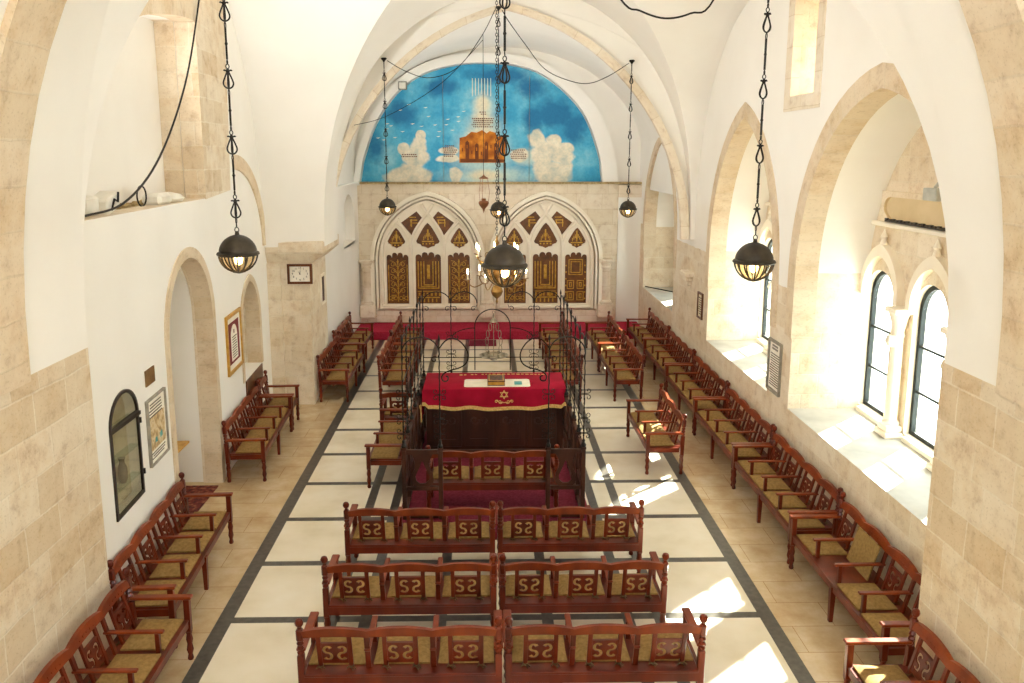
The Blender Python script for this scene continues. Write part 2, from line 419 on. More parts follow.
def floor():
    b = MB()
    xs = [-6, -2.83, -2.67, -1.69, -1.57, -1.34, -1.22, -.55, -.43, .57, .69, 1.42, 1.54, 1.75, 1.87, 2.87, 3.03, 6.5]
    dx = {1, 3, 5, 7, 9, 11, 13, 15}
    ys = [-2.5]; dy = set()
    y = 7.86-1.2*6
    while y < 20.8:
        ys += [y-.055, y+.055]; dy.add(len(ys)-2); y += 1.202
    ys.append(23)
    inner_far = lambda i, j: True
    for i in range(len(xs)-1):
        for j in range(len(ys)-1):
            inside = -2.84 < xs[i] < 2.9
            end = ys[j] > 20.6
            mt = 0
            if not inside or end: mt = 1
            if i in (1, 15) and not end: mt = 2
            elif inside and not end and (j in dy or (i in dx)): mt = 2
            b.add([(xs[i], ys[j], 0), (xs[i+1], ys[j], 0), (xs[i+1], ys[j+1], 0), (xs[i], ys[j+1], 0)], [(0, 1, 2, 3)], mt)
    struct(b.build('floor', ['cream', 'tan', 'dark']))
floor()

# vault ---------------------------------------------------------------------
CNL, CNR, CFL, CFR = (-3.58, 7.2), (3.8, 6.5), (-3.05, 15.4), (4.15, 16.5)
p = lambda c, A=4.8: 3.1+A*max(0, 1-c*c)**.42
AMP = (5.5, 4.85, 4.5, 5.0)   # rise at the four corners NL NR FL FR
def amp(s, t):
    u, v = (max(-1, min(1, s))+1)/2, (t+1)/2
    return (AMP[0]*(1-u)+AMP[1]*u)*(1-v)+(AMP[2]*(1-u)+AMP[3]*u)*v
def bil(s, t):
    u, v = (s+1)/2, (t+1)/2
    return tuple((CNL[k]*(1-u)+CNR[k]*u)*(1-v)+(CFL[k]*(1-u)+CFR[k]*u)*v for k in (0, 1))
def vault():
    b = MB(); n = 26
    half = [sin(PI/2*i/n) for i in range(n+1)]
    cs = [-c for c in reversed(half[1:])]+half
    ss = [-1.45, -1.3, -1.15, -1.07]+cs+[1.07, 1.15, 1.3, 1.45]
    def zz(s, t):
        a, c = abs(s), abs(t)
        q = p(min(a, c), amp(s, t))
        return 3.1+(q-3.1)*(1-.15*(min(a, 1)-c)) if (c <= a and s > 0) else q
    W = len(ss); vs = []
    for t in cs:
        for s in ss:
            X, Y = bil(s, t); vs.append((X, Y, zz(s, t)))
    fs = []
    for j in range(len(cs)-1):
        for i in range(W-1):
            a, c, d, e = j*W+i, j*W+i+1, (j+1)*W+i+1, (j+1)*W+i
            if ((ss[i]+ss[i+1])*(cs[j]+cs[j+1])) > 0: fs += [(a, c, d), (a, d, e)]
            else: fs += [(a, c, e), (c, d, e)]
    b.add(vs, fs)
    # plain tunnel stretches before and behind the cross vault
    for (A, B, y0a, y0b, y1a, y1b) in ((CNL, CNR, CNL[1], CNR[1], -2.5, -2.5), (CFL, CFR, CFL[1], CFR[1], 16.75, 16.75)):
        vs = []; fs = []
        for s in cs:
            u = (s+1)/2; X = A[0]*(1-u)+B[0]*u
            t0 = -1 if y1a < 0 else 1; ym = (6.0 if t0 < 0 else 16.75)
            vs += [(X, y0a*(1-u)+y0b*u, p(abs(s), amp(s, t0))), (X, ym, p(abs(s), 4.8 if t0 < 0 else 5.0)), (X, min(y1a, ym) if t0 < 0 else ym+.01, p(abs(s), 4.8 if t0 < 0 else 5.0))]
        for i in range(len(cs)-1):
            for k_ in (0, 1): fs.append((3*i+k_, 3*i+k_+1, 3*i+k_+4, 3*i+k_+3))
        b.add(vs, fs)
    # barrel over the altar end
    vs = []; fs = []; k = 24
    for i in range(k+1):
        a = PI*i/k; X = .35-3.95*cos(a); z = 4.7+2.95*sin(a) if 0 < i < k else 4.7
        vs += [(X, 16.6, z), (X, 23, z)]
    for i in range(k): fs.append((2*i, 2*i+1, 2*i+3, 2*i+2))
    vs += [(-3.6, 16.6, 3.9), (-3.6, 23, 3.9), (4.3, 16.6, 3.9), (4.3, 23, 3.9)]; q = 2*(k+1)
    fs += [(0, q, q+1, 1), (2*k, 2*k+1, q+3, q+2)]
    b.add(vs, fs)
    o = b.build('ceiling', 'plaster', smooth=24); struct(o)
    r = MB()    # outer roof shell over the vaults
    r.box(-7, 7, -2.5, 23.4, 8.8, 9.1)
    struct(r.build('ceiling', 'plaster'))
vault()

# near stone transverse arch
def near_arch():
    b = MB(); n = 40; vs = []; uv = []; fs = []
    L = 0; last = None; wd = .55
    for i in range(n+1):
        th = PI*(i/n-.5); s = sin(th); u = (s+1)/2
        X = .11+3.69*s*.985; Yf = 6.17*(1-u)+5.72*u; z = p(abs(s))-.025
        if last: L += math.dist((X, z), last)
        last = (X, z); Xo = .11+3.69*s*1.03; zo = z+.14
        for (x, y, zc, w) in ((X, Yf, z, 0.05), (X, Yf-wd, z, .6), (Xo, Yf-wd, zo, .75), (Xo, Yf, zo, .9)):
            vs.append((x, y, zc)); uv.append((L, w))
    for i in range(n):
        for k in range(4):
            a, c = 4*i+k, 4*i+(k+1) % 4; fs.append((a, c, c+4, a+4))
    b.add(vs, fs, 0, uv)
    struct(b.build('trim_1', 'vouss', smooth=30))
near_arch()

# far stone transverse arch
b = MB()
inn = arch(-3.13, 3.97, 3.1, 7.57, 20); out = arch(-3.27, 4.14, 3.1, 7.70, 20)
b.ring(inn, out, 0, .13, XZ(16.5), 0)
struct(b.build('trim_2', 'fine', smooth=30))
b = MB()   # spandrel wall above the far arch
out2 = arch(-3.2, 4.05, 3.1, 7.62, 20)
b.plate([[(-5.5, 3.1)]+out2+[(4.6, 3.1), (4.6, 8.9), (-5.5, 8.9)]], .12, .4, XZ(16.5))
struct(b.build('wall_arch', 'plaster'))

# right wall with three arched window niches and the slot window
SILL = 1.27
near_n = archhole(6.85, 11.0, SILL, 3.2, 5.52); far_n = archhole(11.86, 15.32, SILL, 3.0, 5.42); apse_n = archhole(18.25, 21.78, SILL, 2.9, 5.1)
slot = [(10.76, 5.58), (11.6, 5.58), (11.6, 7.6), (10.76, 7.6)]
b = MB()
sm = lambda li, a, z: 0 if li == 0 else (2 if abs(z-SILL) < .01 else (1 if z < 2.75 or li == 4 else 3))
b.plate([[(-2.5, 0), (23, 0), (23, 8.9), (-2.5, 8.9)], near_n, far_n, apse_n, slot], 0, 1.0, YZ(4.25), (0, 3, 0), sm)
struct(b.build('wall_right', ['rightwall', 'ashlar', 'sill', 'plaster']))
# stone voussoir rings round the niches and slot surround
for i, (nn, w) in enumerate(((near_n, .24), (far_n, .22), (apse_n, .2))):
    cx = (nn[0][0]+nn[-1][0])/2; a = (nn[-1][0]-nn[0][0])/2; zs = nn[1][1]; za = max(q[1] for q in nn)
    inn = [(cx-a, 2.3)]+arch(cx-a, cx+a, zs, za)+[(cx+a, 2.3)]
    inn = [(q[0]+(.015 if q[0] < cx else -.015), q[1]-.012) for q in inn]
    out = [(cx-a-w, 2.3)]+arch(cx-a-w, cx+a+w, zs, za+w*1.05)+[(cx+a+w, 2.3)]
    b = MB(); b.ring(inn, out, -.02, .30, YZ(4.25), 0); struct(b.build('trim_%d' % (3+i), 'vouss'))
b = MB()
b.plate([[(10.56, 5.4), (11.82, 5.4), (11.82, 7.6), (10.56, 7.6)], [(10.77, 5.6), (11.59, 5.6), (11.59, 7.59), (10.77, 7.59)]], -.015, .1, YZ(4.25))
struct(b.build('trim_6', 'fine'))
# right pier in the foreground
b = MB(); b.box(3.8, 4.24, -2.5, 6.53, 0, 3.12); struct(b.build('wall_pier_right', 'stone'))
# corbel on the far right pier
b = MB()
for k, (w, d, h0, h1) in enumerate(((.10, .08, 2.12, 2.22), (.16, .13, 2.22, 2.32), (.26, .17, 2.32, 2.42))):
    b.box(4.25-d, 4.27, 16.72-w, 16.72+w, h0, h1, 0, .02)
struct(b.build('trim_7', 'fine'))

# gallery-end wall behind the viewer, window opening added and sized for the light
b = MB()
b.plate([[(-6, 0), (7, 0), (7, 8.9), (-6, 8.9)]]+[archhole(c-1.1, c+1.1, 3.2, 5.6, 6.9, 8) for c in (.1,)], -.3, 0, XZ(-2.5))
struct(b.build('wall_front', 'plaster'))

# outer window wall inside the niches
WX = 5.25
def window_holes(c, sp, w=.74, zb=1.34, zs=2.92, za=3.29):
    return [archhole(c+.12+k*sp-w/2, c+.12+k*sp+w/2, zb, zs, za, 8) for k in (-1, 0, 1)]
NEARW = window_holes(9.24, 1.27); FARW = window_holes(13.6, 1.22, .72); APSEW = window_holes(20.05, 1.25, .74)[1:2]
b = MB()
b.plate([[(5.5, .8), (23, .8), (23, 7.2), (5.5, 7.2)]]+NEARW+FARW+APSEW+[[(10.84, 5.66), (11.52, 5.66), (11.52, 6.2), (10.84, 6.2)]], 0, .22, YZ(WX), (0, 0, 1))
struct(b.build('wall_window_side', ['ashlar', 'carved']))

wn = 0
def win(hole, xo=.10):
    global wn; wn += 1
    y0, y1 = hole[0][0], hole[-1][0]; X = WX+xo
    r = bpy.data.objects.new('window_%d' % wn, None); COL.objects.link(r); r['kind'] = 'structure'; r.location = (X, (y0+y1)/2, hole[0][1])
    og = r.location
    cx = (y0+y1)/2; zs = hole[1][1]; za = max(q[1] for q in hole); fw = .055
    inner = [(cx+(q[0]-cx)*(1-2*fw/(y1-y0)), q[1]-(fw if q[1] > hole[0][1]+.01 else -fw)) for q in hole]
    f = MB(); f.plate([hole, inner], -.03, .03, YZ(X)); f.build('window_frame', 'window_metal', r, og)
    bars = MB()
    h = zs-hole[0][1]
    for k in (1, 2): z = hole[0][1]+h*k*.36; bars.box(X-.02, X+.02, y0+fw, y1-fw, z-.016, z+.016)
    bars.build('glazing_bar', 'window_metal', r, og)
    g = MB(); g.plate([inner], -.004, .004, YZ(X)); g.build('pane', 'glass', r, og)
for hset in (NEARW, FARW, APSEW):
    for h in hset: win(h)

# carved columns, hood moulds and ledge on the window side of each niche
def niche_trim(c, sp, y0, y1, idx):
    b = MB()
    for k in (-.5, .5):
        y = c+k*sp; X = WX-.1
        b.box(X-.14, X+.1, y-.16, y+.16, SILL, SILL+.07, 0, .015); b.box(X-.11, X+.1, y-.12, y+.12, SILL+.07, SILL+.15, 0, .015)
        b.lathe([(.10, SILL+.15), (.11, SILL+.18), (.075, SILL+.22), (.07, 2.55), (.085, 2.58), (.07, 2.62), (.10, 2.78), (.13, 2.86)], (X, y, 0), 12)
        b.box(X-.13, X+.12, y-.14, y+.14, 2.86, 2.93, 0, .015)
        b.lathe([(.05, 2.44), (.08, 2.5), (.05, 2.58)], (X-.08, y, 0), 8)
    for k in (-1, 0, 1):
        a = .43; y = c+k*sp
        inn = [(y-a, 2.93)]+arch(y-a, y+a, 2.98, 3.5, 8)+[(y+a, 2.93)]
        out = [(y-a-.10, 2.93)]+arch(y-a-.10, y+a+.10, 2.98, 3.66, 8)+[(y+a+.10, 2.93)]
        b.ring(inn, out, -.10, .01, YZ(WX))
        b.lathe([(.02, 3.6), (.05, 3.66), (.03, 3.72), (.05, 3.75), (.0, 3.86)], (WX-.06, y, 0), 8)
    for k in (-1, 0, 1):
        y = c+k*sp; b.box(WX-.06, WX+.01, y-.42, y+.42, SILL, SILL+.06)
    b.box(WX-.07, WX+.01, y0+.02, y1-.02, 3.88, 3.94, 0, .015)
    o = struct(b.build('trim_%d' % idx, 'carved', smooth=35))
niche_trim(9.24, 1.27, 6.9, 10.95, 8); niche_trim(13.6, 1.22, 11.9, 15.28, 9)

# long recess above the ledge in the nearest niche
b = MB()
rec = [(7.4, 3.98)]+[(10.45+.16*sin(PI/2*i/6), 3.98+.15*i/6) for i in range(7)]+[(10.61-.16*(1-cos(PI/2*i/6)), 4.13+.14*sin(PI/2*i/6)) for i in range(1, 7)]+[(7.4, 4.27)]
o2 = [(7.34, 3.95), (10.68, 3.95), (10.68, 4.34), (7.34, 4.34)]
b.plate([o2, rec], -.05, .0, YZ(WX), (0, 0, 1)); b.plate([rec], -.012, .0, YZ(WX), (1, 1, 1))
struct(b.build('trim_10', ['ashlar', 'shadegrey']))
b = MB()
for k in range(34):
    y = 7.5+k*.089
    b.box(WX-.085, WX-.055, y, y+.055, 3.965, 3.99+(k % 2)*.008, 0)
b.box(WX-.08, WX-.06, 7.48, 10.5, 3.952, 3.972, 0)
tag(b.build('toothed_strip', 'frame_dark'), 'dark toothed strip lying on the ledge of the long recess above the nearest windows', 'ledge_strip')  # dark toothed strip along the ledge, purpose unknown
fl = thing('floodlight', 'small grey floodlight fixed high in the nearest window niche', 'lamp', (4.96, 8.99, 4.37))
b = MB(); b.box(4.9, 5.02, 8.85, 9.13, 4.30, 4.44, 0, .01); b.build('housing', 'greybox', fl, fl.location)
b = MB(); b.tube([(4.96, 8.99, 4.44), (5.05, 8.99, 4.56), (5.2, 8.99, 4.58), (5.26, 8.99, 4.58)], .02); b.build('bracket', 'greybox', fl, fl.location)

# left wall -----------------------------------------------------------------
door_h = archhole(9.66, 11.55, 0.0, 2.55, 3.48); win2_h = archhole(13.22, 14.5, 1.08, 1.95, 2.68, 10)
alc_h = [(7.3, 4.2)]+[(q[0], q[2]) for q in cat([(7.3, 0, 4.7), (7.9, 0, 5.3), (8.5, 0, 5.8), (9.14, 0, 6.2), (9.85, 0, 6.4), (10.98, 0, 6.56), (11.6, 0, 6.58)], 3)]+[(11.6, 4.2)]
case_h = archhole(7.76, 8.52, 1.16, 2.1, 2.42, 10)
door_h[0] = (9.66, .0); door_h[-1] = (11.55, .0)
b = MB()
outer = [(7.2, 0), (9.66, 0)]+door_h[1:-1]+[(11.55, 0), (15.6, 0), (15.6, 8.9), (7.2, 8.9)]
smL = lambda li, a, z: (1 if (a > 10.6 and a < 11.6 and .01 < z < 3.6) else 0) if li == 0 else ((1 if a > 13.9 else 0) if li == 1 else (1 if (li == 2 and (a > 11.5 or z < 4.25)) else 0))
b.plate([outer, win2_h, alc_h, case_h], 0, .28, LW, (0, 0, 0), smL)
struct(b.build('wall_left', ['plaster', 'ashlar']))
# short passage behind the doorway, back of the alcove, window niche
b = MB()
dh = [(9.60, 0)]+arch(9.60, 11.57, 2.5, 3.42, 14)+[(11.57, 0)]
b.plate([[(9.3, 0)]+dh+[(12.0, 0), (12.0, 3.9), (9.3, 3.9)]], .285, 1.0, LW); b.plate([[(9.3, 0), (12, 0), (12, 3.9), (9.3, 3.9)]], 1.0, 1.1, LW)
struct(b.build('wall_side_room', 'plaster'))
b = MB()
b.plate([[(7.0, 4.0), (12.1, 4.0), (12.1, 7.4), (7.0, 7.4)], alc_h], .285, .55, LW, (0, 0, 0), lambda li, a, z: (2 if z < 4.25 else (1 if a > 11.5 else 0)) if li else 0)
b.plate([[(7.0, 4.0), (12.1, 4.0), (12.1, 7.4), (7.0, 7.4)]], .55, .65, LW)
struct(b.build('wall_alcove', ['plaster', 'stone', 'rubble']))
b = MB()
b.plate([[(13.0, .6), (14.7, .6), (14.7, 2.9), (13.0, 2.9)], win2_h], .285, .5, LW, (0, 0, 0), lambda li, a, z: (2 if z < 1.1 else (1 if a > 13.9 else 0)) if li else 0)
b.plate([[(13.0, .6), (14.7, .6), (14.7, 2.9), (13.0, 2.9)]], .5, .6, LW)
struct(b.build('wall_niche', ['plaster', 'ashlar', 'sill']))
# stone rings: doorway, niche, alcove head, springing arch by the clock pier
def lring(hole, w, idx, d=-.015):
    c = (hole[0][0]+hole[-1][0])/2; out = []
    zs = hole[1][1]; za = max(q[1] for q in hole)
    a = (hole[-1][0]-hole[0][0])/2
    n = (len(hole)-3)//4
    out = [(c-a-w, hole[0][1])]+arch(c-a-w, c+a+w, zs, za+w*1.1, n)+[(c+a+w, hole[-1][1])]
    inn = [(q[0]+(.01 if q[0] < c else -.01), q[1]) for q in hole]
    if len(out) != len(inn): out = [(c+(q[0]-c)*(1+w/a), q[1]+(w if q[1] > zs+.1 else 0)*max(0, (q[1]-zs)/(za-zs))) for q in hole]
    b = MB(); b.ring(inn, out, d, .24, LW); return struct(b.build('trim_%d' % idx, 'vouss'))
lring(door_h, .14, 11); lring(win2_h, .12, 12)
b = MB()
al = alc_h[1:-1]; b.ring([(q[0], q[1]-.01) for q in al], [(q[0]-.32*max(0, (10.5-q[0])/3.2), q[1]+.55) for q in al], -.012, .27, LW)
struct(b.build('trim_13', 'vouss'))
b = MB(); b.plate([[(11.585, 4.19), (12.95, 4.26), (13.05, 5.2), (13.2, 7.6), (11.585, 7.6)]], -.012, .27, LW); struct(b.build('trim_14', 'stone'))
b = MB()
n = 16
q1 = [(13.25+1.83*sin(PI/2*i/n), 3.15+1.42*cos(PI/2*i/n)) for i in range(n+1)]; q2 = [(13.25+2.08*sin(PI/2*i/n), 3.15+1.66*cos(PI/2*i/n)) for i in range(n+1)]
b.ring(q1, q2, -.03, .1, LW); struct(b.build('trim_15', 'vouss'))
# near left pier
b = MB(); b.box(-4.6, -3.58, -2.5, 7.2, 0, 3.12); struct(b.build('wall_pier_left', 'stone'))
b = MB(); b.box(-4.6, -3.74, 6.9, 7.25, 3.0, 8.9); struct(b.build('wall_left_return', 'plaster'))
# clock pier with impost
b = MB(); b.box(-4.6, -3.36, 15.4, 16.95, 0, 2.86); b.box(-4.6, -3.06, 15.27, 16.95, 2.98, 3.2, 0, .02)
b.add([(-4.6, 15.4, 2.78), (-3.3, 15.4, 2.78), (-3.3, 16.95, 2.78), (-4.6, 16.95, 2.78), (-4.6, 15.27, 2.98), (-3.06, 15.27, 2.98), (-3.06, 16.95, 2.98), (-4.6, 16.95, 2.98)],
      [(0, 1, 2, 3), (4, 5, 6, 7), (0, 1, 5, 4), (1, 2, 6, 5), (2, 3, 7, 6), (3, 0, 4, 7)])
b.box(-4.6, -3.9, 15.33, 15.41, 0, 2.78)
struct(b.build('wall_pier_clock', 'ashlar'))
# end-bay side wall and the altar wall
b = MB()
b.plate([[(16.9, 0), (23, 0), (23, 4.04), (16.9, 4.04)], archhole(20.0, 21.8, 2.55, 2.9, 3.82, 10)], 0, .25, lambda a, z, t: (-3.5-t, a, z))
b.box(-3.9, -3.75, 19.5, 22.4, 2.3, 4.0); b.box(-3.78, -3.5, 19.98, 21.82, 2.50, 2.56)
b.box(-3.78, -3.42, 16.9, 22.4, 4.0, 4.08)
struct(b.build('wall_apse_left', 'plaster'))
b = MB(); b.box(-3.6, 3.62, YB, YB+.4, 0, 4.02); b.box(-3.5, 4.24, YB-.1, YB+.25, 4.02, 4.075, 1, .01)  # ledge in rubble colour, darkened to draw a thin shadow line
b.box(3.62, 4.26, YB-.05, YB+.4, 0, 3.66, 2); b.box(3.62, 4.26, YB-.06, YB+.4, 3.66, 4.0, 0)
b.box(-5, 5, YB+.3, YB+.6, 4.0, 8.9, 2)
struct(b.build('wall_back', ['fine', 'rubble', 'plaster']))

# altar-end archivolt band round the mural
B = lambda x, z: (x*.978+.0, 4.8+(z-4.8)*.978)
mp_ = [(-3.42, 4.08), (-3.36, 4.4), (-3.29, 4.71), (-2.95, 5.61), (-2.38, 6.41), (-1.65, 6.92), (-.75, 7.16), (-.03, 7.20), (.79, 7.14), (1.51, 6.9), (2.25, 6.33), (2.72, 5.71), (3.06, 4.8), (3.12, 4.4), (3.16, 4.08)]
mur = [(q[0], q[2]) for q in cat([(x, 0, z) for x, z in mp_], 4)]
b = MB()
inn = [(q[0]+(.03 if q[0] > -.1 else -.03), q[1]+(.02 if q[1] > 4.2 else 0)) for q in mur]
out = [((q[0]+.1)*(1.14 if q[0] > 0 else 1.06)-.1, 4.08+(q[1]-4.08)*1.085) for q in mur]
b.ring(inn, out, .05, .3, XZ(YB)); struct(b.build('trim_16', 'plaster', smooth=40))

# ------------------------------------------------------------------ mural
def mural():
    r = thing('wall_mural', 'arched blue sky mural with clouds and a golden walled city above the two arks', 'mural', (.3, YB+.26, 4.08))
    og = r.location; m = XZ(YB+.24)
    pb = MB(); pb.plate([mur], 0, .05, m, (5, 5, 5))
    def blob(c, rx, rz, n=26, wob=.12, seed=0):
        rd = random.Random(seed); ph = [rd.uniform(0, 6.28) for _ in range(4)]
        return [(c[0]+rx*cos(2*PI*i/n)*(1+wob*sin(3*2*PI*i/n+ph[0])+wob*.6*sin(7*2*PI*i/n+ph[1])), c[1]+rz*sin(2*PI*i/n)*(1+wob*sin(4*2*PI*i/n+ph[2])+wob*.6*sin(6*2*PI*i/n+ph[3]))) for i in range(n)]
    # all paint layers stand within a few millimetres of the panel
    lay = [0]
    def paint(bb, loop, mat=0):
        lay[0] += 1; d = -.0004*lay[0]
        loop = [(x, max(z, 4.075)) for x, z in loop]
        bb.plate([loop], d, d+.0003, m, (mat, mat, mat))
    for (x, z) in (): paint(pb, [(x-.32, z-.07), (x+.3, z-.08), (x+.33, z+.06), (x-.3, z+.07)], 2)
    # birds
    for k in range(26):
        x = -2.9+k*.10+random.uniform(-.08, .08); z = 5.5+random.uniform(-.2, .75)-(abs(x+1.7))*.15
        paint(pb, [(x-.06, z), (x, z-.02), (x+.06, z+.01), (x+.02, z+.01)], 2)
    # the walled city
    paint(pb, [(-.73, 4.59), (.52, 4.59), (.54, 5.2), (.43, 5.33), (.3, 5.28), (.25, 5.40), (.1, 5.44), (.02, 5.38), (-.1, 5.47), (-.25, 5.4), (-.4, 5.42), (-.55, 5.3), (-.72, 5.26)], 3)
    for k in range(9):
        x = -.69+k*.13; h = 4.95+random.uniform(0, .25)
        if k % 2: paint(pb, [(x, 4.66), (x+.1, 4.66), (x+.1, h), (x+.05, h+.05), (x, h)], 4)
        paint(pb, [(x+.03, h-.16), (x+.06, h-.16), (x+.06, h-.08), (x+.045, h-.06), (x+.03, h-.08)], 4 if k % 2 == 0 else 3)
    paint(pb, [(-.7, 4.61), (.5, 4.61), (.5, 4.68), (-.7, 4.70)], 4)
    # lamp-stand of seven pale strokes
    for k in range(7):
        x = -.36+k*.082
        paint(pb, [(x-.014, 6.42-.02*abs(k-3)), (x+.014, 6.42-.02*abs(k-3)), (x+.012, 6.82), (x-.010, 6.84)], 1)
    # lines of small writing
    def lines(x0, x1, z, n, dz=.055):
        for j in range(n):
            x = x0+random.uniform(0, .08)
            while x < x1-random.uniform(0, .12):
                w = random.uniform(.02, .045); paint(pb, [(x, z-j*dz), (x+w, z-j*dz), (x+w, z-j*dz+.026), (x, z-j*dz+.026)], 4); x += w+.016
    lines(-.4, .22, 5.76, 5); lines(-.21, .06, 5.93, 2); lines(-1.18, -.77, 5.03, 6); lines(.66, 1.12, 4.92, 5); lines(-2.33, -1.83, 4.80, 2)
    pb.build('painted_panel', ['deepblue', 'glowcloud', 'cloud', 'citygold', 'citydark', 'mural'], r, og)
    j = MB()
    for x in (-1.16, 1.18): j.box(x-.003, x+.003, YB+.215, YB+.24, 4.09, 6.9)
    j.build('panel_joint', 'greyframe', r, og)
mural()

# ------------------------------------------------------------------ arks
def ark(cx, label):
    Y = YB
    r = thing('torah_ark', label, 'ark', (cx, Y, .35)); og = r.location
    m = lambda a, z, t: (cx+a*.978, Y+t, 4.8+(z-4.8)*.978)
    def scallop(x0, x1, zb, zt, n=4, amp=.07):
        top = []
        for i in range(n):
            w = (x1-x0)/n; c = x1-w*(i+.5)
            for k in range(7): a = PI*k/6; top.append((c+w/2*cos(a)*.98, zt-amp*(1 if i in (0, n-1) else .15)+w*.5*sin(a)))
        return [(x0, zb), (x1, zb)]+top
    doors = [scallop(-1.17, -.55, .64, 2.04), scallop(-.36, .36, .64, 2.04), scallop(.55, 1.17, .64, 2.04)]
    def tref(c, w, zb, zt):
        h = w/2; L = [(c-h, zb+.16), (c-h*.9, zb+.1), (c-h*.62, zb+.07), (c-h*.55, zb+.02), (c-h*.25, zb+.0), (c, zb-.04), (c+h*.25, zb), (c+h*.55, zb+.02), (c+h*.62, zb+.07), (c+h*.9, zb+.1), (c+h, zb+.16)]
        for k in range(1, 7): t = k/7; L.append((c+h*(1-t)**.75, zb+.16+(zt-zb-.16)*t))
        L.append((c, zt))
        for k in range(6, 0, -1): t = k/7; L.append((c-h*(1-t)**.75, zb+.16+(zt-zb-.16)*t))
        return L
    trefs = [tref(-.88, .5, 2.26, 2.80), tref(0, .66, 2.26, 2.94), tref(.88, .5, 2.26, 2.80)]
    quads = [[(-.74, 2.94), (-.45, 2.58), (-.28, 2.82), (-.15, 3.08), (-.30, 3.26)], [(.74, 2.94), (.30, 3.26), (.15, 3.08), (.28, 2.82), (.45, 2.58)]]
    fr = [(-1.30, .55), (1.30, .55), (1.30, 1.9)]+list(reversed(arch(-1.30, 1.30, 1.9, 3.52, 12)))[1:-1]+[(-1.30, 1.9)]
    b = MB(); b.plate([fr]+doors+trefs+quads, -.14, -.01, m); b.build('tracery', 'carved', r, og)
    b = MB()
    for (i0, i1, a0, a1, d0) in ((1.30, 1.36, 3.52, 3.58, -.13), (1.395, 1.455, 3.615, 3.675, -.2), (1.49, 1.60, 3.71, 3.82, -.22)):
        inn = [(-i0, .5)]+arch(-i0, i0, 1.9, a0, 12)+[(i0, .5)]; out = [(-i1, .5)]+arch(-i1, i1, 1.9, a1, 12)+[(i1, .5)]
        b.ring(inn, out, d0-.06, -.004, m)
    b.box(cx-1.3*.978, cx+1.3*.978, Y-.2, Y-.004, .60, .68, 0, .02)
    b.build('arch_molding', 'carved', r, og, smooth=35)
    b = MB()      # ribs over the tracery
    for pts in ([(-.46, .6), (-.46, 2.2), (-.40, 2.6), (-.2, 2.95), (0, 3.2), (.16, 3.46)], [(.46, .6), (.46, 2.2), (.40, 2.6), (.2, 2.95), (0, 3.2), (-.16, 3.46)]):
        b.tube([m(q[0], q[2], -.145) for q in cat([(x, 0, z) for x, z in pts], 5)], .045, 6)
    for sx in (-1, 1):
        b.tube([m(q[0], q[2], -.145) for q in cat([(sx*.46, 0, 2.3), (sx*.6, 0, 2.66), (sx*.88, 0, 2.98)], 5)], .042, 6)
        b.tube([m(q[0], q[2], -.145) for q in cat([(sx*1.27, 0, .65), (sx*1.27, 0, 2.1), (sx*1.15, 0, 2.55), (sx*.88, 0, 2.98), (sx*.78, 0, 3.04)], 5)], .042, 6)
    b.build('rib', 'carved', r, og, smooth=40)
    for k, d in enumerate(doors):
        b = MB(); b.plate([d], -.05, -.012, m)
        x0, x1 = d[0][0], d[1][0]; c = (x0+x1)/2; w = x1-x0
        def g(a0, a1, z0, z1): P0 = m(a0, z0, -.065); P1 = m(a1, z1, -.045); b.box(P0[0], P1[0], P0[1], P1[1], P0[2], P1[2], 1)
        if k == 2 and cx > 0:
            for (a0, a1, z0, z1) in ((-.2, .2, 1.45, 1.9), (-.24, -.04, 1.05, 1.3), (.04, .24, 1.05, 1.3), (-.24, -.04, .72, .98), (.04, .24, .72, .98)):
                for e in (0, .06):
                    g(c+a0+e, c+a0+e+.022, z0+e, z1-e); g(c+a1-e-.022, c+a1-e, z0+e, z1-e); g(c+a0+e, c+a1-e, z0+e, z0+e+.022); g(c+a0+e, c+a1-e, z1-e-.022, z1-e)
            for i in range(6):
                for sg in (-1, 1): g(c+sg*.27-.02, c+sg*.27+.02, .75+i*.19, .79+i*.19)
        elif k == 1:
            if cx > 0:
                for sg in (-1, 1): b.lathe([(.055, -.01), (.055, .012)], m(c+sg*.13, .90, -.055), 14, 1, 'y')
            for e in (.06, .14, .22): 
                g(c-w/2+e, c-w/2+e+.025, 1.05+e*.6, 1.85); g(c+w/2-e-.025, c+w/2-e, 1.05+e*.6, 1.85); g(c-w/2+e, c+w/2-e, 1.03+e*.6, 1.06+e*.6)
            g(c-.04, c+.04, 1.35, 1.75)
            for i in range(6): x = c-w*.4+i*w*.16; g(x, x+.05, .86, .95)
            g(x0+.05, x1-.05, .98, 1.0); g(x0+.05, x1-.05, .8, .83)
            for i in range(5): x = c-w*.36+i*w*.16; g(x, x+.035, .68, .78)
        else:
            P_ = lambda a, z: m(a, z, -.055)
            for i in range(5):
                z = .98+i*.19
                for sg in (-1, 1):
                    b.tube([P_(c+sg*q[0], z+q[1]) for q in spiral((.13, .02), .085, 1.3, PI*1.1, -1, 16, .2)], .008, 4, 1)
                    b.tube([P_(c, z-.06), P_(c+sg*.06, z+.0), P_(c+sg*.13, z+.11), P_(c+sg*.22, z+.13)], .008, 4, 1)
                b.lathe([(.0, -.01), (.03, .0), (.0, .012)], P_(c, z+.1), 8, 1, 'y')
            for i in range(4): b.tube([P_(c-w*.36+i*w*.24+.05*cos(q*PI/4), .8+.05*sin(q*PI/4)) for q in range(8)], .009, 4, 1, closed=True)
            g(x0+.04, x0+.06, .72, 1.75); g(x1-.06, x1-.04, .72, 1.75); g(c-.012, c+.012, .7, 1.9)
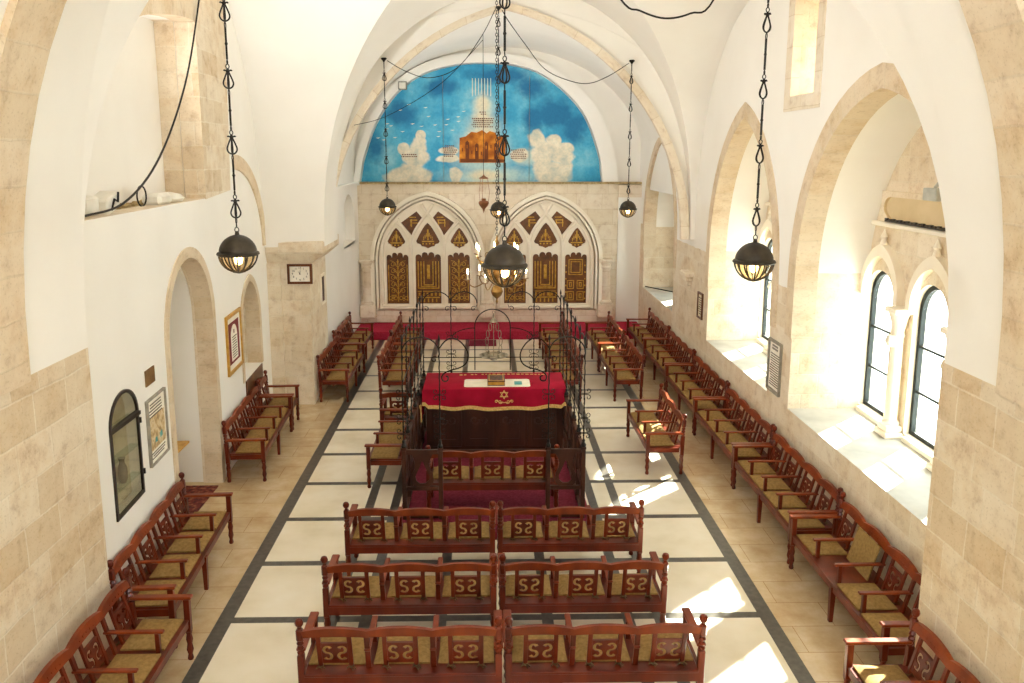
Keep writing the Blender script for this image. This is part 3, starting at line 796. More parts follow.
            for i in range(4): z = .72+i*.05; g(c-w*.32, c-w*.32+.05+.03*i, z, z+.02); g(c+w*.2, c+w*.2+.05, z, z+.02)
        b.build('door', ['arkdoor', 'gold'], r, og)
    for k, t in enumerate(trefs+quads):
        b = MB(); b.plate([t], -.05, -.012, m)
        cxx = sum(q[0] for q in t)/len(t); cz = sum(q[1] for q in t)/len(t)
        def g(a0, a1, z0, z1): P0 = m(a0, z0, -.065); P1 = m(a1, z1, -.045); b.box(P0[0], P1[0], P0[1], P1[1], P0[2], P1[2], 1)
        if k < 3:
            g(cxx-.17, cxx+.17, cz-.13, cz-.1); g(cxx-.02, cxx+.02, cz-.08, cz+.22)
            for i in range(3): g(cxx-.13+i*.04, cxx-.11+i*.04, cz-.08+i*.05, cz+.02+i*.05); g(cxx+.11-i*.04, cxx+.13-i*.04, cz-.08+i*.05, cz+.02+i*.05)
            for i in range(4): g(cxx-.16+i*.095, cxx-.12+i*.095, cz-.2, cz-.16)
        else:
            sx = 1 if cxx > 0 else -1
            for i in range(3): g(cxx-.13+.02*i, cxx+.06+.03*i, cz+.14-i*.08, cz+.165-i*.08)
            g(cxx+sx*.08, cxx+sx*.08+.025, cz-.12, cz+.1); g(cxx-.1, cxx-.07, cz-.1, cz+.05)
        b.build('upper_panel', ['arkdoor', 'gold'], r, og)
    return r
ark(-1.60, 'carved stone ark with gilded doors on the left of the back wall')
ark(1.63, 'carved stone ark with gilded doors on the right of the back wall')
# columns flanking and between the arks
def colm(x, lab):
    b = MB()
    b.box(x-.22, x+.22, YB-.34, YB-.0, .35, .75, 0, .03)
    b.lathe([(.19, .75), (.2, .80), (.15, .86), (.145, 1.72), (.17, 1.76), (.15, 1.8), (.19, 1.9)], (x, YB-.17, 0), 14)
    b.box(x-.21, x+.21, YB-.36, YB-.0, 1.9, 1.99, 0, .02)
    return b
for i, x in enumerate((-3.26, 0.02, 3.28)):
    struct(colm(x, '').build('trim_%d' % (17+i), 'fine', smooth=35))
b = MB(); b.box(-3.5, 3.6, YB-.12, YB, .2, .56, 0, .02); struct(b.build('baseboard_back', 'fine'))
# red carpeted step
b = MB(); b.box(-3.48, 4.2, 21.0, YB-.13, 0, .22, 0, .015)
tag(b.build('carpeted_step', 'redcarpet'), 'long red carpeted step running in front of the two arks', 'step')
b = MB(); b.box(-.45, .25, 20.25, 20.9, 0.003, .02)
tag(b.build('floor_rug', 'carpet'), 'small dark red rug on the floor before the red step', 'rug')

# ------------------------------------------------------------------ benches
def glyph(flip, cx, cz, h=.140, w=.025):
    r = h/4; pts = []
    for i in range(11): a = math.radians(25+i*24.5); pts.append((r*cos(a)*.85, r+r*sin(a)))
    for i in range(1, 11): a = math.radians(90-i*24.5); pts.append((r*cos(a)*.85, -r+r*sin(a)))
    pts = [(-x if flip else x, z) for x, z in pts]
    L = []; R = []
    for i, q in enumerate(pts):
        a = pts[max(i-1, 0)]; c = pts[min(i+1, len(pts)-1)]; d = Vector((c[0]-a[0], c[1]-a[1])).normalized(); nx, nz = -d.y, d.x
        ww = w/2*(1.0 if 1 < i < len(pts)-2 else 1.25)
        L.append((cx+q[0]+nx*ww, cz+q[1]+nz*ww)); R.append((cx+q[0]-nx*ww, cz+q[1]-nz*ww))
    return L+R[::-1]

def make_bench(n, L, label, mid=False, skip=()):
    """local: x along the bench, back at y=0, seat faces +y"""
    t = thing('synagogue_bench' if n > 1 else 'wooden_armchair', label, 'bench' if n > 1 else 'chair')
    lean = lambda x, y, z: (x, y+.055-max(0, z-.43)*.26, z)
    pw = .056; pitch = (L-pw)/n
    for x in (pw/2, L-pw/2):
        b = MB(); b.xf = lambda x_, y_, z_: (x_, y_-.02-max(0, z_-.43)*.06, z_); h = pw/2
        b.lathe([(.024, 0), (.03, .02), (.022, .06), (.034, .11), (.026, .17), (.034, .22), (.026, .27), (.036, .30)], (x, 0, 0), 8)
        b.box(x-h, x+h, -h, h, .30, .61, 0, .004)
        for k in range(3): z = .61+k*.045; b.lathe([(.02, z), (.031, z+.02), (.02, z+.045)], (x, 0, 0), 8, caps=False)
        b.box(x-h, x+h, -h, h, .745, .862, 0, .012)
        b.lathe([(.018, .862), (.016, .877), (.031, .895), (.036, .920), (.027, .945), (.006, .956)], (x, 0, 0), 9)
        b.build('back_post', 'wood', t, smooth=35)
        b = MB(); h = pw/2; y = .50
        b.lathe([(.024, 0), (.03, .02), (.02, .06), (.034, .11), (.024, .17), (.034, .22), (.024, .27), (.034, .30)], (x, y, 0), 8)
        b.box(x-h, x+h, y-h, y+h, .30, .635, 0, .004)
        b.build('front_leg', 'wood', t, smooth=35)
    if mid:
        for y in (.50, .02):
            b = MB(); x = L/2
            b.add([(x-.02, y-.02, 0), (x+.02, y-.02, 0), (x+.02, y+.02, 0), (x-.02, y+.02, 0), (x-.03, y-.028, .395), (x+.03, y-.028, .395), (x+.03, y+.028, .395), (x-.03, y+.028, .395)],
                  [(0, 3, 2, 1), (4, 5, 6, 7), (0, 1, 5, 4), (1, 2, 6, 5), (2, 3, 7, 6), (3, 0, 4, 7)])
            b.build('middle_leg', 'wood', t)
    b = MB()
    b.box(pw*.9, L-pw*.9, -.055, .515, .405, .43, 0, .004); b.box(pw*.9, L-pw*.9, .485, .51, .345, .405); b.box(pw*.9, L-pw*.9, -.052, -.028, .325, .405)
    for x in (pw/2, L-pw/2): b.box(x-.014, x+.014, .02, .485, .35, .42)
    b.build('seat_board', 'wood', t)
    # top rail: one hump per seat
    b = MB(); b.xf = lean; k = 10; top = []; bot = []
    for i in range(n*k+1):
        x = pw*.6+(L-pw*1.2)*i/(n*k); f = (i % k)/k if i < n*k else 0
        hmp = sin(PI*f)**.8 if 0 < f < 1 else 0
        top.append((x, .842+.036*hmp)); bot.append((x, .774+.012*hmp))
    b.plate([bot+top[::-1]], -.02, .018, lambda a, z, tt: (a, tt, z))
    # shallow carving on the front of each hump
    for s in range(n):
        c = pw/2+pitch*(s+.5)
        for q in range(5):
            x = c-.12+q*.06; b.box(x-.018, x+.018, .017, .022, .81+(.008 if q == 2 else 0), .82+(.012 if q in (1, 2, 3) else 0))
    b.build('top_rail', 'woodlit', t)
    for s in range(1, n):
        x = pw/2+pitch*s; b = MB(); b.xf = lean; b.box(x-.022, x+.022, -.014, .014, .425, .785, 0, .003); b.build('stile', 'wood', t)
    for s in range(n):
        c = pw/2+pitch*(s+.5); b = MB(); b.xf = lean
        o = [(c-.135, .482), (c+.135, .482), (c+.135, .702), (c-.135, .702)]
        b.plate([o, glyph(False, c-.058, .594), glyph(True, c+.058, .594)], -.005, .006, lambda a, z, tt: (a, tt, z))
        b.box(c-.135, c+.135, -.012, .012, .70, .71)
        for x in (c-.125, c+.125): b.box(x-.019, x+.019, -.012, .014, .425, .785, 0, .003)
        b.build('splat', 'wood', t)
    for s in range(n+1):
        x = pw/2+pitch*s; end = s in (0, n); b = MB(); w = .038 if end else .026
        y1 = .55 if end else .50
        b.box(x-w, x+w, -.03, y1, .635 if end else .625, .665 if end else .65, 0, .008); b.build('armrest', 'woodlit', t)
        if not end:
            b = MB(); b.box(x-.02, x+.02, .42, .46, .428, .63, 0, .003); b.build('arm_support', 'wood', t)
    for s in range(n):
        if s in skip: continue
        c = pw/2+pitch*(s+.5); w = pitch/2-.035
        cushion_mesh(c, w).build('cushion', ['cushion', 'tie'], t, smooth=50)
    return t

def cushion_mesh(c, w, ties=True):
    b = MB(); k = 8; vs = []; fs = []
    y0, y1 = .085, .475
    for sgn, zb in ((1, .455), (-1, .432)):
        for j in range(k+1):
            for i in range(k+1):
                u, v = -1+2*i/k, -1+2*j/k
                e = max(abs(u), abs(v)); ed = max(0, (e-.8)/.2)
                px = c+w*u*(1-.02*(1-abs(v))); py = (y0+y1)/2+(y1-y0)/2*v
                z = zb+(.030*(1-.35*e*e)-.026*ed*ed if sgn > 0 else 0)
                vs.append((px, py, z))
    W = k+1
    for o, rev in ((0, False), (W*W, True)):
        for j in range(k):
            for i in range(k):
                q = (o+j*W+i, o+j*W+i+1, o+(j+1)*W+i+1, o+(j+1)*W+i); fs.append(q[::-1] if rev else q)
    edge = [i for i in range(W)]+[j*W+k for j in range(1, W)]+[k*W+i for i in range(k-1, -1, -1)]+[j*W for j in range(k-1, 0, -1)]
    for i in range(len(edge)):
        a, d = edge[i], edge[(i+1) % len(edge)]; fs.append((a, a+W*W, d+W*W, d))
    b.add(vs, fs, 0)
    if ties:
        for x in (c-.125, c+.125):
            b.tube([(x-.035, .025, .436), (x-.015, .03, .458), (x, .032, .447), (x+.015, .03, .46), (x+.04, .02, .435)], .006, 4, 1)
            b.tube([(x, .10, .445), (x-.024, .06, .448), (x-.01, .034, .447), (x+.012, .02, .438), (x+.018, .0, .433)], .005, 4, 1)
    return b

L3, L4, L1 = 1.66, 2.27, .62
G = {3: 'three seat wooden benches', 4: 'four seat wooden benches', 1: 'single armchairs'}
protos = {}
def bench(n, x, y, rz, label, z=0):
    """x,y = position of the bench's local origin (back corner)"""
    if n not in protos:
        protos[n] = make_bench(n, {1: L1, 3: L3, 4: L4}[n], label, mid=(n == 4)); t = protos[n]
        t.location = (x, y, z); t.rotation_euler = (0, 0, rz)
    else: t = dup(protos[n], (x, y, z), rz, label)
    t['group'] = G[n]
    return t
# rows of three-seat benches seen from behind (facing +Y: rz = 0)
rows = ((6.37, 'nearest row'), (7.46, 'middle row'), (8.72, 'row before the railed platform'))
for y, nm in rows:
    for x_, sc_, lb_ in ((-1.62, 1.05 if y < 7 else 1.03, 'left'), (.15 if y < 7 else .12, 1.035 if y < 7 else 1.0, 'right')):
        bench(3, x_, y, 0, 'three seat wooden bench seen from behind, %s bench, %s' % (lb_, nm)).scale = (sc_, 1, 1)
bench(3, -.80, 10.2, 0, 'red wooden three seat bench inside the iron railing, before the cloth covered table', z=.12).scale = (1.05, 1, 1)
HP = PI/2
# facing +X : rz=-90deg -> local x runs to -Y ; facing -X : rz=+90deg -> local x runs to +Y
def face_px(n, xb, y0, y1, label, ang=0): return bench(n, xb, y1, -HP+ang, label)
def face_nx(n, xb, y0, label, ang=0): return bench(n, xb, y0, HP+ang, label)
sk = .055
face_px(4, -3.37, 4.93, 7.24, 'wooden bench against the bare stone pier at the lower left corner')
face_px(4, -3.715, 7.3, 9.61, 'wooden bench under the arched glass case on the white left wall', sk)
face_px(4, -3.945, 11.5, 13.80, 'wooden bench under the gold framed certificate, beyond the doorway', sk)
face_px(1, -3.975, 13.8, 14.46, 'single wooden armchair between the left wall niche and the clock pier', sk)
face_px(4, -3.25, 15.5, 17.80, 'wooden bench beside the clock pier, the nearer of the two there')
face_px(4, -3.37, 17.8, 20.09, 'wooden bench between the clock pier and the red step')
face_px(4, -2.07, 15.5, 17.75, 'wooden bench left of the railing facing the centre aisle, nearer of the pair')
face_px(4, -2.10, 17.8, 20.09, 'wooden bench facing the centre aisle at left, next to the red step')
face_nx(3, -1.225, 11.28, 'wooden bench backed against the left side of the iron railing')
bench(1, -1.81, 13.30, 0, 'single wooden armchair turned to the arks at the far left corner of the railing')
face_nx(4, 1.82, 15.46, 'wooden bench behind the railing at right centre, the nearer of the pair')
face_nx(4, 1.84, 17.76, 'wooden bench at right centre facing the aisle, next to the red step')
face_nx(4, 3.03, 15.46, 'wooden bench in the right aisle before the far wall benches, nearer of the two')
face_nx(4, 3.02, 17.76, 'wooden bench in the right aisle whose far end reaches the red step')
face_nx(3, 2.94, 11.72, 'short wooden bench standing alone in the sunlit right aisle')
rw = (('wooden bench against the right foreground pier, cut off by the lower right corner', 3.64, 4.13),
      ('wooden bench at the right wall with one cushion propped against its back', 4.08, 6.60),
      ('wooden bench under the far end of the nearest window niche on the right', 4.10, 8.93),
      ('wooden bench under the framed plaque on the right wall', 4.11, 11.24),
      ('wooden bench under the second window niche of the right wall', 4.12, 13.56),
      ('wooden bench at the right wall under the small framed sign', 4.13, 15.90),
      ('wooden bench at the far end of the right wall, beside the red step', 4.13, 18.20))
for i, (lab, x, y) in enumerate(rw):
    if i == 1:
        t = make_bench(4, L4, lab, True, skip=(2,)); t['group'] = G[4]; t.location = (x, y, 0); t.rotation_euler = (0, 0, HP)
        cb = cushion_mesh(0, .24, False); o = cb.build('loose_cushion', ['cushion', 'tie'], None, (0, .085, .43), smooth=50)
        o.rotation_euler = (math.radians(106), 0, HP); pit = (L4-.056)/4
        o.location = (x-.135, y+.028+pit*2.5, .437)
        tag(o, 'olive seat cushion standing upright against the bench back at the right wall', 'cushion')
        continue
    face_nx(4, x, y, lab)

# ------------------------------------------------------------------ platform, railing, table
b = MB(); b.box(-1.16, 1.36, 9.62, 13.75, 0, .118, 0, .01)
tag(b.build('carpeted_platform', 'carpet'), 'low burgundy carpeted platform under the iron railing and table', 'platform')

def railing():
    r = thing('prayer_railing', 'tall black iron railing on dark carved wooden base round the central table', 'railing', (.09, 11.7, .12)); og = r.location
    X0, X1, Y0, Y1 = -1.07, 1.245, 10.0, 13.45; Z = .12
    zr = 1.04; zt = 2.50
    def wpost(x, y): 
        b = MB(); b.box(x-.028, x+.028, y-.028, y+.028, Z, zr+.02, 0, .004); b.box(x-.034, x+.034, y-.034, y+.034, zr+.02, zr+.06, 0, .008); b.build('wooden_post', 'darkwood', r, og)
    def panel(A, C):
        b = MB(); d = Vector((C[0]-A[0], C[1]-A[1], 0)); Ln = d.length; d /= Ln; nrm = Vector((-d.y, d.x, 0))
        mp = lambda a, z, t: tuple(Vector((A[0], A[1], 0))+d*a+nrm*t+Vector((0, 0, z)))
        e = .03
        lo = MB(); lo.plate([[(e, Z+.02), (Ln-e, Z+.02), (Ln-e, Z+.07), (e, Z+.07)]], -.02, .02, mp); lo.build('bottom_rail', 'darkwood', r, og)
        for z0, z1 in ((zr-.03, zr+.03), (.52, .57)):
            b.plate([[(e, z0), (Ln-e, z0), (Ln-e, z1), (e, z1)]], -.02, .02, mp)
        c = Ln/2; w = min(.15, Ln*.3); outer = []; 
        prof = [(.56, .55), (.61, .95), (.67, 1.0), (.74, .95), (.81, .7), (.89, .6), (.95, .75), (1.02, 1.0)]
        outer = [(c+w*f, z) for z, f in prof]+[(c-w*f, z) for z, f in reversed(prof)]
        hole = [(c+w*.72*f, z) for z, f in ((.61, .35), (.65, .8), (.71, .9), (.78, .6), (.85, .28), (.91, .1))]+[(c-w*.72*f, z) for z, f in ((.91, .1), (.85, .28), (.78, .6), (.71, .9), (.65, .8), (.61, .35))]
        b.plate([outer, hole], -.012, .012, mp)
        b.build('carved_panel', 'darkwood', r, og)
    def ipost(x, y, d, top=zt, scr=True):
        """twisted bar; d = unit vector along the fence for the scrolls"""
        b = MB(); n = 40; z0 = zr+.06
        b.lathe([(.03, z0), (.036, z0+.02), (.016, z0+.06), (.022, z0+.08), (.012, z0+.1)], (x, y, 0), 8)
        b.tube([(x+.003*cos(i*1.6), y+.003*sin(i*1.6), z0+.08+(top-z0-.08)*i/n) for i in range(n+1)], .008, 6)
        for k in range(9): b.lathe([(.009, z0+.14+k*.06), (.0105, z0+.155+k*.06), (.009, z0+.17+k*.06)], (x, y, 0), 6, caps=False)
        b.lathe([(.009, top), (.016, top+.02), (.002, top+.09)], (x, y, 0), 6)
        if scr:
            for zc in (1.28, 1.48, 1.80):
                for sgn in (-1, 1):
                    for up in (-1, 1):
                        pts = [(0, zc+up*.005)]+[(sgn*(.05+q[0]), zc+up*(.045+q[1])) for q in spiral((0, 0), .035, .9, -PI/2, 1, 10, .3)]
                        b.tube([(x+d[0]*q[0], y+d[1]*q[0], q[1]) for q in pts], .005, 5)
        b.build('iron_post', 'iron', r, og, smooth=40)
    def curve(name, pts, A, d, rad=.0088):
        b = MB(); b.tube([(A[0]+d[0]*a, A[1]+d[1]*a, z) for a, z in pts], rad, 6); b.build(name, 'iron', r, og, smooth=50)
    def iarch(A, C, z0=2.35, h=.2):
        d = Vector((C[0]-A[0], C[1]-A[1])); Ln = d.length; d /= Ln
        pts = [(Ln/2-Ln/2*cos(PI*i/16), z0+h*sin(PI*i/16)) for i in range(17)]
        curve('iron_arch', pts, A, d)
        for s0, sg in ((0, 1), (Ln, -1)):   # curl under each shoulder
            q = [(s0+sg*(.06+p_[0]), z0-.09+p_[1]) for p_ in spiral((0, 0), .05, 1.1, PI, -1, 14, .25)]
            curve('iron_curl', [(s0, z0-.02)]+q[1:], A, d, .006)
    # front: two short wings with an opening between them
    FX = (-1.07, -.60, .79, 1.245)
    for x in FX: wpost(x, Y0); ipost(x, Y0, (1, 0))
    panel((FX[0], Y0), (FX[1], Y0)); panel((FX[2], Y0), (FX[3], Y0))
    iarch((FX[0], Y0), (FX[1], Y0)); iarch((FX[2], Y0), (FX[3], Y0))
    for A, d in (((FX[1], Y0), (1, 0)), ((FX[2], Y0), (-1, 0))):
        loop = [(0, 2.40), (.08, 2.50), (.17, 2.535), (.27, 2.49), (.35, 2.38), (.365, 2.28), (.33, 2.2), (.25, 2.15), (.14, 2.12), (.06, 2.08), (.03, 2.03), (.05, 1.98), (.10, 1.985), (.11, 2.03), (.08, 2.045)]
        curve('iron_scroll', [(q[0], q[2]) for q in cat([(a, 0, z) for a, z in loop], 5)], A, d)
    # sides
    ys = [Y0+(Y1-Y0)*i/6 for i in range(7)]
    for x in (X0, X1):
        for y in ys[1:]: wpost(x, y); ipost(x, y, (0, 1))
        for i in range(6): panel((x, ys[i]), (x, ys[i+1])); iarch((x, ys[i]), (x, ys[i+1]), 2.35, .17)
        for z in (1.32, 1.95): curve('iron_rail', [(0, z), (Y1-Y0, z)], (x, Y0), (0, 1), .007)
    # far side
    FF = (-.60, .80)
    for x in FF: wpost(x, Y1); ipost(x, Y1, (1, 0))
    panel((X0, Y1), (FF[0], Y1)); panel((FF[1], Y1), (X1, Y1))
    iarch((X0, Y1), (FF[0], Y1)); iarch((FF[1], Y1), (X1, Y1)); iarch((FF[0], Y1), (-.16, Y1)); iarch((.36, Y1), (FF[1], Y1))
    for z in (1.17, 1.42): curve('iron_rail', [(0, z), (X1-X0, z)], (X0, Y1), (1, 0), .008)
    ct = .10; pts = [(-.30, 1.2), (-.30, 1.9)]+[(-.30*cos(PI*i/18), 1.95+.30*sin(PI*i/18)) for i in range(19)]+[(.30, 1.9), (.30, 1.2)]
    curve('iron_arch', pts, (ct, Y1), (1, 0), .009)
    for sg in (-1, 1):
        sc = [(sg*.30, 1.93), (sg*.42, 1.92), (sg*.56, 1.88), (sg*.66, 1.82), (sg*.67, 1.76), (sg*.62, 1.73), (sg*.58, 1.77), (sg*.60, 1.80)]
        curve('iron_scroll', [(q[0], q[2]) for q in cat([(a, 0, z) for a, z in sc], 5)], (ct, Y1), (1, 0), .008)
railing()

fm = thing('floodlight', 'small pale square floodlight at the upper left edge of the mural', 'lamp', (-2.22, YB+.1, 6.62))
b = MB(); b.box(-2.33, -2.10, YB-.02, YB+.05, 6.51, 6.73, 0, .01); b.build('housing', 'greyframe', fm, fm.location)
b = MB(); b.box(-2.30, -2.13, YB-.024, YB-.0195, 6.54, 6.70); b.build('lens', 'whiteplastic', fm, fm.location)
b = MB(); b.box(-2.24, -2.19, YB+.05, YB+.29, 6.6, 6.64); b.build('bracket', 'greyframe', fm, fm.location)

def hang_ornament():
    x, y = .12, 13.45
    r = thing('hanging_lamp', 'silver hanging oil lamp with tray under the middle iron arch of the railing', 'lamp', (x, y, 1.4)); og = r.location
    b = MB()
    b.tube([(x+.022*cos(i*PI/6), y, 2.20+.022*sin(i*PI/6)) for i in range(12)], .005, 5, closed=True)
    b.lathe([(.008, 2.18), (.02, 2.14), (.012, 2.11), (.05, 2.06), (.06, 2.03), (.02, 2.02)], (x, y, 0), 10)
    b.build('crown', 'silver', r, og, smooth=40)
    for k in range(3):
        a = k*2*PI/3+.5; b = MB(); dx, dy = cos(a), sin(a)
        for j in range(4):
            zc = 1.94-j*.13; rr = .05+.10*sin((j+.5)*PI/4)*.5+.02*j
            b.tube([(x+dx*(rr+.03*cos(q*PI/5)), y+dy*(rr+.03*cos(q*PI/5)), zc+.07*sin(q*PI/5)) for q in range(10)], .006, 5, closed=True)
        b.build('chain', 'silver', r, og, smooth=40)
    b = MB(); b.lathe([(.02, 1.36), (.06, 1.38), (.05, 1.42), (.22, 1.44), (.25, 1.46), (.22, 1.45), (.04, 1.43)], (x, y, 0), 18)
    for k in range(6): a = k*PI/3; b.lathe([(.02, 1.45), (.026, 1.49), (.02, 1.5)], (x+.17*cos(a), y+.17*sin(a), 0), 8)
    b.build('tray', 'silver', r, og, smooth=40)
hang_ornament()

def table():
    x0, x1, y0, y1, zt = -1.0, 1.25, 12.3, 13.3, 1.2
    r = thing('reading_table', 'dark carved wooden reading table with cupboard front, under the red cloth', 'table', (.12, 12.8, .12)); og = r.location; Z = .12
    b = MB(); b.box(x0+.04, x1-.04, y0+.12, y1-.1, Z, 1.10); b.box(x0+.06, x1-.06, y0+.08, y1-.08, Z, .17, 0, .01); b.build('cabinet', 'darkwood', r, og)
    b = MB(); b.box(x0+.02, x1-.02, y0+.03, y1-.03, 1.10, 1.165, 0, .008); b.build('top_board', 'wood', r, og)
    W = (x1-x0-.24)/4
    for k in range(4):
        a = x0+.12+k*W; dep = .0 if k in (0, 3) else .03
        b = MB(); b.box(a+.02, a+W-.02, y0+.085+dep, y0+.125+dep, .22, 1.06, 0, .01)
        b.plate([[(a+.08, .32), (a+W-.08, .32), (a+W-.08, .96), (a+.08, .96)], [(a+.11, .35), (a+W-.11, .35), (a+W-.11, .93), (a+.11, .93)]], -.012, .0, XZ(y0+.085+dep))
        c = a+W/2
        for s in (-1, 1): b.tube([(c+s*q[0], y0+.082+dep, .64+q[1]) for q in spiral((.07, .02), .08, 1.2, PI, 1, 16, .2)], .01, 5)
        b.build('cupboard_door', 'darkwood', r, og)
    # cloth
    c = MB(); n = 48; k = 10; vs = []; fs = []
    def drape(u): return .90-.03*sin(u*PI)+.012*sin(u*23)+.05*(1 if u < .04 or u > .96 else 0)
    zt2 = zt-.005
    # top
    c.box(x0, x1, y0, y1, 1.172, zt2, 0, .006)
    for side in ('front', 'left', 'right', 'back'):
        vs = []; fs = []
        for i in range(n+1):
            u = i/n
            for j in range(k+1):
                v = j/k; fold = .012*sin(u*34)*v+.02*v+.008*sin(u*11+1)*v
                zb = drape(u) if side == 'front' else .90-.32*(1-abs(2*(u if side == 'left' else u)-1))*(0)-(.35*(1-u) if side in ('left', 'right') else 0)*.8
                z = 1.19-(1.19-zb)*v
                if side == 'front': vs.append((x0-.01+(x1-x0+.02)*u, y0-.004-fold, z))
                elif side == 'back': vs.append((x0-.01+(x1-x0+.02)*u, y1+.004+fold, z))
                elif side == 'left': vs.append((x0-.006-fold, y0+(y1-y0)*u, z))
                else: vs.append((x1+.006+fold, y0+(y1-y0)*u, z))
        for i in range(n):
            for j in range(k):
                a = i*(k+1)+j; fs.append((a, a+1, a+k+2, a+k+1))
        c.add(vs, fs, 0)
    cl = thing('table_cloth', 'crimson velvet cloth with gold fringe draped over the reading table', 'cloth', (.12, 12.8, 1.2))
    fr = MB()
    pts = []
    for i in range(n+1): u = i/n; pts.append((x0-.01+(x1-x0+.02)*u, y0-.034-.012*sin(u*34)-.008*sin(u*11+1), drape(u)+.02))
    vs = []; 
    for q in pts: vs += [(q[0], q[1]-.006, q[2]+.028), (q[0], q[1]-.006, q[2]-.028)]
    for q in pts: vs += [(q[0], q[1]+.002, q[2]+.028), (q[0], q[1]+.002, q[2]-.028)]
    m_ = 2*(n+1); fs = []
    for i in range(n): a = 2*i; fs += [(a, a+1, a+3, a+2), (m_+a, m_+a+2, m_+a+3, m_+a+1), (a, a+2, m_+a+2, m_+a), (a+1, m_+a+1, m_+a+3, a+3)]
    fr.add(vs, fs)
    for sx, x in ((-1, x0-.04), (1, x1+.04)):
        fr.tube([(x, y0-.02, .95), (x+sx*.005, y0+.0, .85), (x+sx*.0, y0+.03, .66)], .022, 6)
    fr.build('fringe', 'embroid', cl, cl.location)
    em = c
    # six pointed star and flourish on the front
    cx, cz = .27, 1.115; R = .075; yy = y0-.03
    for a0 in (PI/2, -PI/2):
        tri = [(cx+R*cos(a0+i*2*PI/3), cz+R*sin(a0+i*2*PI/3)) for i in range(3)]; tin = [(cx+R*.74*cos(a0+i*2*PI/3), cz+R*.74*sin(a0+i*2*PI/3)) for i in range(3)]
        em.plate([tri, tin], -.004-.002*(a0 > 0), .006, XZ(yy), (1, 1, 1))
    for s in (-1, 1):
        em.tube([(cx+s*(.03+q[0]), yy, 1.0+q[1]) for q in spiral((.03, 0), .035, 1.1, PI, 1, 14, .3)], .006, 5, 1)
        em.tube([(cx+s*(.10+q[0]), yy, 1.005+q[1]) for q in spiral((.02, 0), .028, 1.0, PI, -1, 12, .3)], .006, 5, 1)
        em.tube([(cx, yy, .985), (cx+s*.07, yy, .99), (cx+s*.13, yy, 1.025)], .006, 5, 1)
    # line of embroidered letters along the back of the top
    x = -.45
    while x < .95:
        w = random.uniform(.03, .06); em.box(x, x+w, 13.13+random.uniform(-.01, .01)+.04*sin((x+.45)/1.4*PI), 13.165+.04*sin((x+.45)/1.4*PI), zt2, zt2+.003, 1); x += w+.025+(.05 if random.random() < .2 else 0)
    c.build('cloth', ['velvet', 'embroid'], cl, cl.location, smooth=60)
    b = MB(); 
    rr = [(-.36, 12.42), (.69, 12.42), (.69, 12.86), (-.36, 12.86)]
    rd = []
    for (cx_, cy_, a0) in ((-.31, 12.47, PI), (.64, 12.47, 1.5*PI), (.64, 12.81, 0), (-.31, 12.81, PI/2)):
        rd += [(cx_+.05*cos(a0+i*PI/8), cy_+.05*sin(a0+i*PI/8)) for i in range(5)]
    b.plate([rd], zt2+.001, zt2+.006, lambda a, c_, t: (a, c_, t))
    tag(b.build('table_runner', 'white_cloth'), 'cream rectangular cloth panel lying on the red table cloth', 'cloth')
    bk = thing('prayer_book', 'large brown leather prayer book lying on the cream panel of the table', 'book', (.15, 12.66, zt2+.007)); og = bk.location; z0 = zt2+.008
    b = MB(); b.box(.01, .29, 12.46, 12.86, z0, z0+.012, 0, .004); b.box(.01, .29, 12.46, 12.86, z0+.062, z0+.076, 0, .004); b.build('cover', 'leather', bk, og)
    b = MB(); b.box(.02, .28, 12.47, 12.85, z0+.0125, z0+.0615); b.build('page_block', 'goldpaint', bk, og)
    b = MB(); b.plate([[(.03, 12.48), (.27, 12.48), (.27, 12.84), (.03, 12.84)], [(.045, 12.5), (.255, 12.5), (.255, 12.82), (.045, 12.82)]], z0+.0761, z0+.079, lambda a, c_, t: (a, c_, t)); b.build('gilt_border', 'goldpaint', bk, og)
    b = MB(); b.box(.44, .56, 12.52, 12.64, z0, z0+.025, 0, .004)
    tag(b.build('small_book', 'teal'), 'small pale green booklet on the cream panel, right of the big book', 'book')
table()

